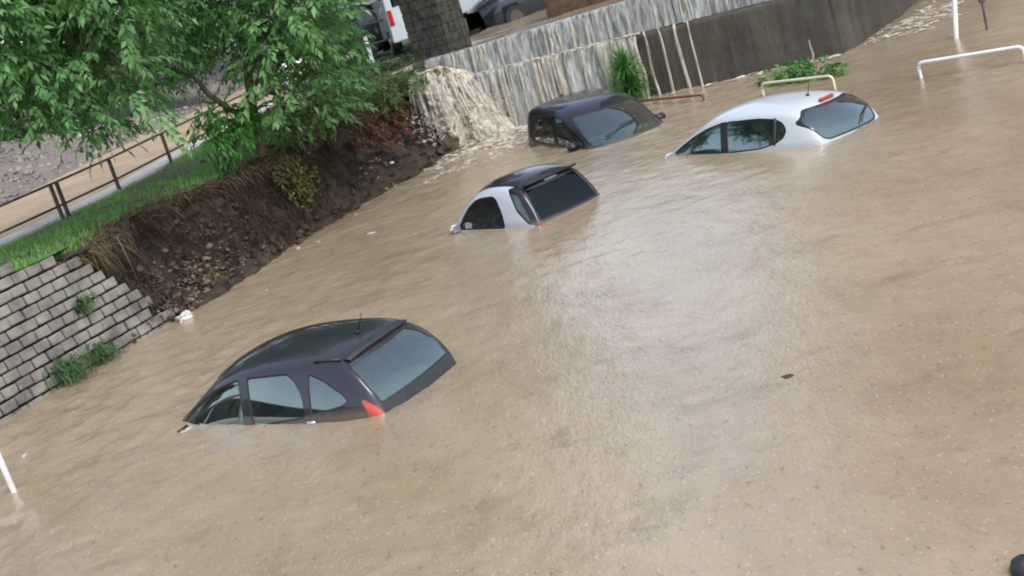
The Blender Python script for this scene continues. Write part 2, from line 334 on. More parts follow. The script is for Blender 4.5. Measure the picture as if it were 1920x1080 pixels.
def scatter_stones(name, centres, sizes, mat, tag, seed=1, flat=.65):
    r = np.random.default_rng(seed); Vs = []; Fs = []
    for k, (c, z) in enumerate(zip(centres, sizes)):
        v = IV*(1 + .32*r.standard_normal((len(IV), 1)))*z*np.array([1, r.uniform(.6, 1), flat*r.uniform(.7, 1.2)]); Vs.append(v @ rotz(r.uniform(0, 6)).T + c); Fs.append(IF + k*len(IV))
    return mesh(name, np.concatenate(Vs), np.concatenate(Fs), mat, tag=tag)
n = 7000; B = rng.uniform(0, 1, n)**.9; A = rng.uniform(2, 30, n); T = path_far_t(A) + 14*B
scatter_stones('gravel', W(A, T, TOPZ + .02 + 2.08*B), rng.uniform(.035, .10, n), MAT['stone'], ('loose grey stones covering the slope above the path', 'gravel', None, 'stuff'), 5)
# slumped pale rubble at the left end of the bank
n = 1100; A = .95 + .6*rng.standard_normal(n); Zr = np.abs(rng.normal(0, .26, n)); T = .03 + .62*Zr + rng.uniform(-.1, .10, n)
scatter_stones('rubble', W(A, T, Zr + .02), .010 + .05*rng.uniform(0, 1, n)**3, MAT['rubble'], ('pale stony rubble slumped at the water below the straw', 'rubble', None, 'stuff'), 6)
n = 1700; A = rng.uniform(-.1, 10.2, n); Zr = np.abs(rng.normal(0, .55, n)); T = .02 + .60*Zr + rng.uniform(-.14, .06, n)
scatter_stones('bank_clods', W(A, T, Zr), .010 + .06*rng.uniform(0, 1, n)**3, MAT['clod'], ('dark clods and stones stuck in the eroded bank', 'clods', None, 'stuff'), 8)

n = 520; A = rng.uniform(6.2, 9.9, n); Zr = np.abs(rng.normal(0, .42, n)); T = -.02 + .55*Zr + rng.uniform(-.14, .10, n)
scatter_stones('bank_stones', W(A, T, Zr), rng.uniform(.012, .05, n), MAT['stone'], ('grey stones in the bank near the torrent', 'stones', None, 'stuff'), 18)

# ---- street behind the falls (flooded) and ground beyond, to the far trees
v0 = W(np.array([10.55, 10.55, 120, 120]), np.array([30, -60, -60, 60.]), np.array([1.62]*4))
a = np.linspace(0, 1, 90); Ag, Bg = np.meshgrid(a, np.linspace(0, 1, 60), indexing='ij')
Su = 10.62 + Ag**2*40; Tu = 1.5 - Bg*11
Zu = 1.62 + .03*np.maximum(0, -Tu) + .02*fbm(np.stack([Su*2, Tu*2, 0*Su], -1), 3, 71)
props(mesh('street_flood_water', W(Su, Tu, Zu), grid_faces(90, 60), MAT['water'], smooth=True), 'brown water running over the street above the falls', kind='structure')
gx = np.linspace(0, 1, 40); Ag, Bg = np.meshgrid(gx, gx, indexing='ij')
Sf = 11.0 + Ag*130; Tf = 1.2 + Bg*120
props(mesh('ground', W(Sf, Tf, 1.36 + .4*np.clip((Sf - 30)/60, 0, 1) + np.clip((Tf - 22)/30, 0, 1)*2), grid_faces(40, 40), MAT['turf'], smooth=True), 'ground beyond the bank and the street', kind='structure')
Sf = -70 + Ag*82; Tf = 20.5 + Bg*80
props(mesh('field', W(Sf, Tf, 3.2 + 0*Sf), grid_faces(40, 40), MAT['turf'], smooth=True), 'ground behind the gravel slope', kind='structure')

# ================================================================ block retaining wall
wall = empty('block_retaining_wall', W(-2.2, .1, 0.), 'grey concrete block retaining wall with collapsed stepped end beside the eroded bank', 'retaining wall')
wall.rotation_euler = (0, 0, BANK_YAW); wall.matrix_basis = Matrix.LocRotScale(wall.location, wall.rotation_euler, None); WB = wall.matrix_basis.inverted()
def wall_t(z, s): return .02 - .07*s + .30*(z/1.4)                                 # battered face
BH, BL = .152, .255; variants = []
for k in range(6):
    bm = bmesh.new(); bmesh.ops.create_cube(bm, size=1); bmesh.ops.scale(bm, vec=(BL - .022, .20, BH - .021), verts=bm.verts)
    bmesh.ops.bevel(bm, geom=list(bm.edges), offset=.014, segments=1, affect='EDGES')
    for v in bm.verts: v.co += Vector(mnoise.noise_vector(v.co*9 + Vector((k*7, 0, 0))))*.010
    me = bpy.data.meshes.new('block'); bm.to_mesh(me); bm.free(); me.materials.append(MAT['block']); variants.append(me)
tilt = math.atan(.30/1.4); cnt = 0
for c in range(-1, 12):
    z = (c + .5)*BH*.985 + .02
    for k in range(-22, 3):
        s = k*BL + (.5*BL if c % 2 else 0) - .05
        end = np.interp(z, [0, .3, .6, .85, 1.1, 1.3, 1.45, 1.7], [.02, -.22, -.42, -.60, -.80, -1.05, -1.45, -2.3])
        if s > end + random.uniform(-.03, .03) or z > 1.64 or s < -4.9: continue
        o = bpy.data.objects.new('block', variants[cnt % 6]); scene.collection.objects.link(o); o.parent = wall; cnt += 1
        p = W(np.array(s), np.array(wall_t(z, s) + .10 + random.uniform(-.014, .014)), np.array(z + random.uniform(-.004, .004)))
        o.matrix_basis = WB @ Matrix.LocRotScale(Vector(p.tolist()), Matrix.Rotation(BANK_YAW - .07, 3, 'Z').to_quaternion() @ Matrix.Rotation(-tilt + random.uniform(-.03, .03), 3, 'X').to_quaternion(), None)
sb = np.linspace(-5.3, -.06, 60); zb = np.linspace(-.4, 1.60, 20); A, Bz = np.meshgrid(sb, zb, indexing='ij')
zcap = np.interp(A, [-2.3, -1.45, -1.05, -.8, -.6, -.42, -.06], [1.60, 1.45, 1.26, 1.05, .8, .52, .10]); Bz = np.minimum(Bz, zcap)
bk = mesh('backfill', W(A, wall_t(Bz, A) + .14, Bz), grid_faces(60, 20), MAT['joint'], wall); bk.matrix_basis = WB
strip('verge_shoulder', lambda s: wall_t(1.5, s) + .12, lambda s: bank_top_t(s) + .15, TOPZ + .10, TOPZ - .01, MAT['turf'], s0=-6.5, s1=-.9, ns=60, nt=10)

# ================================================================ falls: stepped concrete retaining wall with water running over it
SW = 10.25; LEDGE = 1.22
cw = empty('stepped_retaining_wall', W(SW, -3.5, 0.), 'dark stained stepped concrete wall with water pouring over it', 'retaining wall')
def wpart(name, s0, s1, t0, t1, z0, z1, mat, nzs=.02, nx=90, nyz=36, zslope=0.):
    """a wall slab: front face, top and ends, with an uneven surface"""
    t = np.linspace(t0, t1, nx); q = np.linspace(0, 1, nyz)
    A, Q = np.meshgrid(t, q, indexing='ij'); H1 = z1 + zslope*np.maximum(0, -A)
    k = int(nyz*.7); qs = np.where(Q < .7, Q/.7, 1); zc = z0 + (H1 - z0)*qs
    sc = np.where(Q < .7, s0 + .06*qs, s0 + .06 + (s1 - s0)*(Q - .7)/.3)
    d = fbm(np.stack([A*2, sc*2, zc*2], -1), 4, 81)
    sc = sc - nzs*d*(Q < .75); zc = zc + nzs*.6*d*(Q >= .7)
    o = mesh(name, W(sc, A, zc), grid_faces(nx, nyz), mat, cw, True); o.matrix_basis = Matrix.Translation(-cw.location); return o
wpart('lower_wall', SW, SW + .55, .9, -7.9, -.4, LEDGE, MAT['concrete'])
wpart('upper_wall', SW + .34, SW + .9, .9, -8.3, LEDGE - .1, 1.72, MAT['concrete'], zslope=.035)
cp = MB()                                   # return of the wall, running away from the camera at its right-hand end
ret = np.array([[SW + .02, -7.88], [SW + .5, -8.05], [SW + 3.2, -8.5], [SW + 12, -9.6]])
V = []; Fc = []
zl = np.linspace(-.4, 1.95, 22); lin = np.linspace(0, 1, 60); px_ = np.interp(lin, [0, .15, .5, 1], ret[:, 0]); pt_ = np.interp(lin, [0, .15, .5, 1], ret[:, 1])
A, Q = np.meshgrid(lin, zl, indexing='ij'); sR_ = np.interp(A, lin, px_); tR_ = np.interp(A, lin, pt_); d = fbm(np.stack([sR_*2, tR_*2, Q*2], -1), 4, 85)
o = mesh('return_wall', W(sR_, tR_ + .05*d, Q), grid_faces(60, 22), MAT['concrete'], cw, True); o.matrix_basis = Matrix.Translation(-cw.location)

def curtain(name, t0, t1, z_top, z_bot, s_top, out, mat, label, n=1, zsl=0., wob=.04):
    nt_ = int(abs(t1 - t0)/.03) + 2; nb = 26
    t = np.linspace(t0, t1, nt_); b = np.linspace(0, 1, nb); A, B = np.meshgrid(t, b, indexing='ij')
    zt_ = z_top + zsl*np.maximum(0, -A); zc = zt_ + .03 + (z_bot - zt_ - .03)*np.clip((B - .12)/.88, 0, 1)**1.0
    sc = s_top + .25*np.clip(1 - B/.12, 0, 1) - out*np.sqrt(np.clip((B - .1)/.9, 0, 1)) - .02
    sc = sc - wob*(fbm(np.stack([A*7, B*1.2, 0*A], -1), 3, 95)*.6 + .4*fbm(np.stack([A*18, B*2, 0*A], -1), 2, 97))
    return mesh(name, W(sc, A, zc), grid_faces(nt_, nb), mat, smooth=True, tag=(label, 'waterfall', 'water falling over the stepped wall'))
curtain('waterfall_sheet', .55, -8.2, 1.70, LEDGE + .01, SW + .36, .10, MAT['film'], 'thin grey sheet of water falling over the upper step', zsl=.035)
curtain('waterfall_sheet', -.6, -4.15, LEDGE, -.02, SW + .02, .16, MAT['film'], 'streaked water sheet falling over the lower step into the flood', wob=.07)
def ribbons(name, ts, widths, z_top, z_bot, s_top, out, label, skew=0.):
    Vs = []; Fs = []; k0 = 0
    for tc, w in zip(ts, widths):
        b = np.linspace(0, 1, 16); wz = w*(.6 + .8*b**.5*np.clip(1.3 - .3*b, 0, 2)); wob = .03*vnoise(np.stack([b*3, 0*b + tc*9, 0*b], -1), 101)
        o_ = out*random.uniform(.7, 1.3)
        zc = z_top + .035 + (z_bot - z_top - .035)*np.clip((b - .14)/.86, 0, 1); sc = s_top + .2*np.clip(1 - b/.14, 0, 1) - o_*np.sqrt(np.clip((b - .12)/.88, 0, 1)) - .03
        ring = []
        for a, dd in ((-1, 0), (-.5, .03), (0, .042), (.5, .03), (1, 0)):
            ring.append(W(sc - dd*min(1, w/.05), tc + wob + a*wz/2 + skew*b, zc))
        R = np.stack(ring, 1); Vs.append(R.reshape(-1, 3)); Fs.append(grid_faces(16, 5) + k0); k0 += 80
    return mesh(name, np.concatenate(Vs), np.concatenate(Fs), MAT['ribbon'], smooth=True, tag=(label, 'waterfall', 'water falling over the stepped wall', 'stuff'))
ts = np.concatenate([rng.uniform(-4.15, -.7, 46), [-3.75, -3.85]]); ws = .015 + .10*rng.uniform(0, 1, len(ts))**1.6; ws[-2:] = (.22, .18)
ribbons('waterfall_streams', ts, ws, LEDGE, -.03, SW + .02, .17, 'pale streams of water pouring off the lower ledge beside the spiky plant', skew=-.03)
ribbons('waterfall_streams', rng.uniform(-5.6, .4, 24), rng.uniform(.02, .06, 24), 1.72, LEDGE, SW + .36, .1, 'pale streams of water running over the upper step')
for k, (tc, w) in enumerate([(-4.32, .05), (-4.62, .045), (-4.93, .06), (-5.20, .035), (-7.35, .03)]):
    lab = ['thin trickle down the dark wall just right of the spiky plant', 'thin trickle down the dark wall, second right of the spiky plant', 'thin trickle down the dark wall, third right of the spiky plant', 'thin trickle down the dark wall, fourth right of the spiky plant', 'short trickle far right on the dark wall'][k]
    o = ribbons('trickle', [tc], [w], LEDGE if k < 4 else .35, -.03, SW + .03, .06, lab); del o['kind']; props(o, lab, 'trickle', 'thin trickles on the dark wall')
# the muddy torrent in the corner
na, nb = 90, 90; a = np.linspace(0, 1, na); b = np.linspace(0, 1, nb); A, B = np.meshgrid(a, b, indexing='ij')
TT = .95 - 1.55*A*(1 + .55*B**1.5) - .1*B; ZZ = 1.55 - .22*(A - .35)**2*4 - (1.55)*np.clip((B - .12)/.88, 0, 1)**1.25; SS = SW + .35 - 1.15*np.sqrt(np.clip(B, 0, 1))*(.55 + .45*np.sin(np.pi*np.clip(A*1.05, 0, 1)))
pp = np.stack([TT*4.5, B*4.0, 0*A], -1); dd = fbm(pp, 4, 111, .55); dd2 = np.abs(fbm(np.stack([TT*10, B*8, 0*A], -1), 3, 117, .6))
env = np.sin(np.pi*np.clip(A, .02, .98))**.5
p3_ = np.stack([TT*4.5, SS*3, ZZ*3.4], -1); dd3 = fbm(p3_, 4, 119, .6)
SS = SS - (.17*dd + .10*dd2*B + .07*dd3)*env; ZZ = np.maximum(ZZ + (.07*dd + .14*dd2*B + .05*dd3)*env*(B > .05), -.06)
mesh('torrent', W(SS, TT, ZZ), grid_faces(na, nb), MAT['torrent'], smooth=True, tag=('muddy foaming torrent gushing down the corner beside the earth bank', 'waterfall'))
tv = []; tf = []; k0 = 0
for q in range(30):                         # separate streams leaping out of the torrent
    a0 = rng.uniform(.02, .98); b = np.linspace(rng.uniform(0, .5), rng.uniform(.6, 1), 14); o_ = rng.uniform(.02, .22); w = rng.uniform(.012, .05)
    t = .95 - 1.55*a0*(1 + .55*b**1.5) - .1*b + .03*vnoise(np.stack([b*5, 0*b + q, 0*b], -1), 7); z = 1.5 - .22*(a0 - .35)**2*4 - 1.5*np.clip((b - .12)/.88, 0, 1)**1.25 + .1*np.sin(np.pi*b)
    s = SW + .35 - 1.15*np.sqrt(b)*(.55 + .45*np.sin(np.pi*a0)) - o_*np.sin(np.pi*np.clip(b, 0, 1))**.5 - .06
    wz = w*np.sin(np.pi*np.linspace(.08, .92, 14))**.6; R = np.stack([W(s - d_*w*.6, t + e_*wz, z) for e_, d_ in ((-1, 0), (-.4, 1), (.4, 1), (1, 0))], 1); tv.append(R.reshape(-1, 3)); tf.append(grid_faces(14, 4) + k0); k0 += 56
mesh('torrent_streams', np.concatenate(tv), np.concatenate(tf), MAT['ribbon'], smooth=True, tag=('pale streams leaping out of the muddy torrent', 'waterfall', None, 'stuff'))
n = 1300; A = rng.uniform(0, 1, n); B = rng.uniform(.3, 1, n)**.6
Tq = 1.05 - 2.5*A + rng.normal(0, .1, n); Zq = 1.5*(1 - B) + np.abs(rng.normal(0, .09, n)); Sq = SW + .2 - 1.3*np.sqrt(B)*(.55 + .45*np.sin(np.pi*A)) - np.abs(rng.normal(.03, .12, n))
scatter_stones('spray', W(Sq, Tq, Zq), rng.uniform(.005, .016, n), MAT['foam'], ('drops and spray thrown up by the muddy torrent', 'spray', None, 'stuff'), 9, 1.)
def foam_patch(name, s0, s1, t0, t1, dens, label, seed, h=.05, step=.03):
    sx = np.arange(s0, s1, step); tx = np.arange(t0, t1, step); A, B = np.meshgrid(sx, tx, indexing='ij')
    nse = fbm(np.stack([A*1.7, B*3.0, 0*A], -1), 4, seed); fine = fbm(np.stack([A*9, B*9, 0*A], -1), 2, seed + 5)
    H_ = nse*.75 + fine*.6 + dens(A, B); Zf = .012 + h*np.clip(H_, -.4, 1.2)
    Fq = grid_faces(len(sx), len(tx)); keep = (H_.ravel()[Fq] > 0).all(1); Vv = W(A, B, Zf).reshape(-1, 3); Fq = Fq[keep]; used = np.unique(Fq); mp = -np.ones(len(Vv), int); mp[used] = np.arange(len(used))
    return mesh(name, Vv[used], mp[Fq], MAT['froth'], smooth=True, tag=(label, 'foam', None, 'stuff'))
foam_patch('foam', 7.4, 10.2, -3.2, 1.0, lambda s, t: 1.75 - .95*np.abs(s - 9.25 + .12*t) - .42*np.abs(t + .7), 'white foam churning at the foot of the torrent', 121)
foam_patch('foam', 9.6, 10.3, -7.9, -3.0, lambda s, t: .35 - 3.2*np.abs(s - 10.1), 'thin line of foam along the foot of the dark wall', 131, .03)
foam_patch('foam', 10.6, 18, -11.5, -8.2, lambda s, t: .75 - 1.1*np.abs(t + 8.85 + .11*(s - 10)) - .06*(s - 11), 'white foam beyond the end of the dark wall', 141, .03, .05)
foam_patch('foam', 6.2, 9.6, -2.6, .3, lambda s, t: -.15 + .25*(s - 6.5)/3 - .3*np.abs(t + .9), 'scattered froth drifting from the torrent along the bank', 151, .015)
bl = MB()
for k in range(10, 44):
    if random.random() < .3: continue                         # froth along the lip of the ledge
    t0 = -.5 - k*.085; P = W(np.full(4, SW - .05 - random.uniform(0, .03)), t0 - np.linspace(0, .11, 4), LEDGE + .035 + np.array([random.uniform(-.015, .02) for _ in range(4)])); bl.tube(P, random.uniform(.005, .018), 6)
bl.obj('ledge_froth', MAT['foam'], None, True, ('pale line of froth along the lip of the lower ledge', 'foam', None, 'stuff'))


# ---------------------------------------------------------------- car surfaces
def bspl(n, t):
    """indices and weights of a clamped uniform cubic B-spline with n control points"""
    t = np.clip(np.asarray(t, float), 0, n - 1); i = np.minimum(np.floor(t).astype(int), n - 2); f = t - i
    w = np.stack([(1 - f)**3, 3*f**3 - 6*f**2 + 4, -3*f**3 + 3*f**2 + 3*f + 1, f**3], -1) / 6
    return i, w
class Surf:
    def __init__(s, stations, wmax):
        rows = []
        for (xs, belt, cant, cen, low) in stations:
            b, c, m = map(np.array, (belt, cant, (cen[0], 0.0, cen[1])))
            wl = b[1] + .055
            r0 = np.array([xs, wl - .03, .24 if low is None else low[0]]); r1 = np.array([xs, wl, .60 if low is None else low[1]])
            r3 = b + (c - b) * .86; r3[1] += .012
            r5 = np.array([c[0]*.4 + m[0]*.6, c[1]*.55, m[2]*.86 + c[2]*.14])
            rows.append([r0, r1, b, r3, c, r5, m])
        A = np.array(rows); B = A[:, -2::-1].copy(); B[:, :, 1] *= -1
        s.P = np.concatenate([A, B], 1); s.nu, s.nv = s.P.shape[:2]; s.vc = (s.nv - 1) / 2
        Q = np.concatenate([2*s.P[:1] - s.P[1:2], s.P, 2*s.P[-1:] - s.P[-2:-1]], 0)
        s.Q = np.concatenate([2*Q[:, :1] - Q[:, 1:2], Q, 2*Q[:, -1:] - Q[:, -2:-1]], 1)
        uu, vv = np.meshgrid(np.arange(0, s.nu - 1 + 1e-6, .025), np.arange(0, s.vc + 1e-6, .025), indexing='ij')
        s.gu, s.gv = uu.ravel(), vv.ravel(); s.gp = s(s.gu, s.gv)
    def __call__(s, u, v):
        i, wu = bspl(s.nu, u); j, wv = bspl(s.nv, v); out = np.zeros(np.shape(u) + (3,))
        for a in range(4):
            for b in range(4):
                out = out + (wu[..., a]*wv[..., b])[..., None] * s.Q[i + a, j + b]
        return out
    def normal(s, u, v, e=.02):
        du = s(np.minimum(u + e, s.nu - 1), v) - s(np.maximum(u - e, 0), v)
        dv = s(u, np.minimum(v + e, s.nv - 1)) - s(u, np.maximum(v - e, 0))
        n = np.cross(du, dv); n /= np.linalg.norm(n, axis=-1)[..., None] + 1e-12
        c = s(np.asarray(u), np.asarray(v)) - np.array([0, 0, .8]); flip = (n*c).sum(-1) < 0
        return np.where(flip[..., None], -n, n)
    def inv(s, pts, axes, ur, vr):
        """(u,v) on the left half of points given in two metric axes; y<0 mirrors to the right half"""
        m = (s.gu >= ur[0]) & (s.gu <= ur[1]) & (s.gv >= vr[0]) & (s.gv <= vr[1]); U, V, P = s.gu[m], s.gv[m], s.gp[m]
        out = []
        for p in pts:
            q = np.array(p, float); mir = axes[0] == 1 and q[0] < 0
            if mir: q[0] = -q[0]
            k = np.argmin(((P[:, axes] - q)**2).sum(1)); u, v = U[k], V[k]
            for _ in range(6):
                b = s(np.array(u), np.array(v))[list(axes)]; e = 1e-3
                J = np.stack([(s(np.array(u+e), np.array(v))[list(axes)] - b)/e, (s(np.array(u), np.array(v+e))[list(axes)] - b)/e], 1)
                try: d = np.linalg.solve(J + 1e-6*np.eye(2), q - b)
                except np.linalg.LinAlgError: break
                d = np.clip(d, -.05, .05); u = float(np.clip(u + d[0], *ur)); v = float(np.clip(v + d[1], *vr))
            out.append((u, 2*s.vc - v if mir else v))
        return np.array(out)
def round_poly(pts, r=.04, n=5, seg=.05):
    pts = [np.array(p, float) for p in pts]; out = []; N = len(pts)
    for k in range(N):
        a, b, c = pts[k - 1], pts[k], pts[(k + 1) % N]; la, lc = np.linalg.norm(a - b), np.linalg.norm(c - b)
        d = min(r, la*.45, lc*.45); p0 = b + (a - b)/la*d; p1 = b + (c - b)/lc*d
        for t in np.linspace(0, 1, n): out.append((1-t)**2*p0 + 2*t*(1-t)*b + t*t*p1)
    res = []
    for k in range(len(out)):
        a, b = out[k], out[(k + 1) % len(out)]; m = max(1, int(np.ceil(np.linalg.norm(b - a)/seg)))
        for t in range(m): res.append(a + (b - a)*t/m)
    return np.array(res)
SPEC = {
 'c3': [ # sill x, belt, cantrail, centre(x,z), low
  (1.84, (1.88,.42,.62), (1.86,.36,.72), (1.93,.72), (.24,.45)),
  (1.50, (1.50,.70,.84), (1.48,.60,.90), (1.60,.92), None),
  (1.12, (1.22,.72,.95), (1.14,.66,1.00), (1.30,1.03), None),
  (.62, (.70,.745,.955), (.60,.66,1.28), (.76,1.37), None),
  (.22, (.30,.755,.955), (.16,.645,1.45), (.26,1.535), None),
  (-.35, (-.35,.755,.97), (-.40,.63,1.475), (-.40,1.575), None),
  (-.95, (-.95,.745,1.00), (-1.00,.60,1.455), (-1.02,1.54), None),
  (-1.40, (-1.42,.70,1.05), (-1.46,.555,1.415), (-1.52,1.47), None),
  (-1.62, (-1.68,.655,1.03), (-1.68,.56,1.24), (-1.74,1.24), None),
  (-1.78, (-1.84,.62,.90), (-1.84,.575,.98), (-1.92,.95), (.26,.55)),
  (-1.86, (-1.90,.54,.52), (-1.92,.50,.58), (-1.98,.55), (.24,.36)),
  (-1.86, (-1.88,.50,.28), (-1.90,.48,.28), (-1.94,.28), (.22,.24)) ],
 'smart': [
  (1.18, (1.20,.42,.60), (1.19,.36,.68), (1.26,.68), (.24,.45)),
  (.98, (1.00,.62,.84), (.98,.54,.90), (1.08,.92), None),
  (.72, (.78,.655,.96), (.74,.60,1.02), (.86,1.06), None),
  (.42, (.46,.675,.975), (.34,.63,1.32), (.46,1.42), None),
  (.10, (.12,.685,.975), (.00,.62,1.49), (.08,1.575), None),
  (-.30, (-.32,.69,.975), (-.36,.61,1.505), (-.38,1.60), None),
  (-.70, (-.74,.69,1.0), (-.74,.58,1.475), (-.78,1.55), None),
  (-.95, (-.98,.67,1.02), (-.92,.575,1.32), (-.98,1.34), None),
  (-1.12, (-1.14,.645,.98), (-1.10,.60,1.06), (-1.16,1.05), (.26,.55)),
  (-1.20, (-1.20,.60,.60), (-1.20,.56,.66), (-1.25,.62), (.24,.36)),
  (-1.18, (-1.20,.56,.28), (-1.20,.54,.28), (-1.22,.28), (.22,.24)) ],
 'white': [
  (1.92, (1.94,.42,.60), (1.92,.36,.70), (2.02,.70), (.24,.45)),
  (1.52, (1.52,.71,.82), (1.50,.62,.87), (1.66,.89), None),
  (1.10, (1.14,.735,.93), (1.06,.68,.98), (1.22,1.00), None),
  (.60, (.62,.755,.94), (.54,.68,1.23), (.70,1.31), None),
  (.18, (.20,.765,.945), (.08,.66,1.40), (.20,1.485), None),
  (-.40, (-.40,.77,.955), (-.44,.65,1.435), (-.44,1.53), None),
  (-1.00, (-1.00,.76,.985), (-1.02,.62,1.415), (-1.06,1.505), None),
  (-1.42, (-1.46,.72,1.03), (-1.46,.58,1.38), (-1.54,1.455), None),
  (-1.66, (-1.72,.68,1.02), (-1.70,.60,1.20), (-1.80,1.24), None),
  (-1.84, (-1.88,.64,.88), (-1.88,.60,.96), (-1.98,.94), (.26,.55)),
  (-1.94, (-1.96,.56,.52), (-1.97,.52,.58), (-2.04,.55), (.24,.36)),
  (-1.92, (-1.94,.52,.28), (-1.95,.50,.28), (-2.0,.28), (.22,.24)) ],
 'dark': [
  (1.66, (1.68,.42,.60), (1.66,.36,.70), (1.76,.70), (.24,.45)),
  (1.34, (1.34,.66,.84), (1.32,.58,.90), (1.46,.92), None),
  (.98, (1.02,.685,.95), (.96,.63,1.00), (1.12,1.03), None),
  (.56, (.58,.70,.965), (.48,.655,1.28), (.62,1.36), None),
  (.16, (.18,.71,.97), (.06,.655,1.46), (.16,1.535), None),
  (-.35, (-.35,.715,.98), (-.40,.66,1.495), (-.40,1.56), None),
  (-.85, (-.85,.715,1.00), (-.90,.655,1.51), (-.94,1.565), None),
  (-1.20, (-1.22,.71,1.03), (-1.26,.645,1.50), (-1.30,1.545), None),
  (-1.36, (-1.40,.70,1.02), (-1.36,.635,1.26), (-1.44,1.27), None),
  (-1.46, (-1.46,.67,.88), (-1.44,.62,.96), (-1.52,.94), (.26,.55)),
  (-1.50, (-1.50,.60,.52), (-1.50,.56,.58), (-1.56,.55), (.24,.36)),
  (-1.48, (-1.48,.56,.28), (-1.48,.54,.28), (-1.52,.28), (.22,.24)) ],
}

def tweak(name, db, dc, dt):
    out = []
    for k, (xs, b, c, m, low) in enumerate(SPEC[name]):
        w = 1.0 if 3 <= k <= 7 else .4
        sh = dt if k >= 7 else 0
        out.append((xs + sh, (b[0] + sh, b[1] + db*w, b[2]), (c[0] + sh, c[1] + dc*w, c[2]), (m[0] + sh, m[1]), low))
    SPEC[name] = out
tweak('c3', .02, -.05, .05); tweak('white', .01, -.03, .04); tweak('smart', .01, -.02, .05); tweak('dark', .0, -.01, .10)

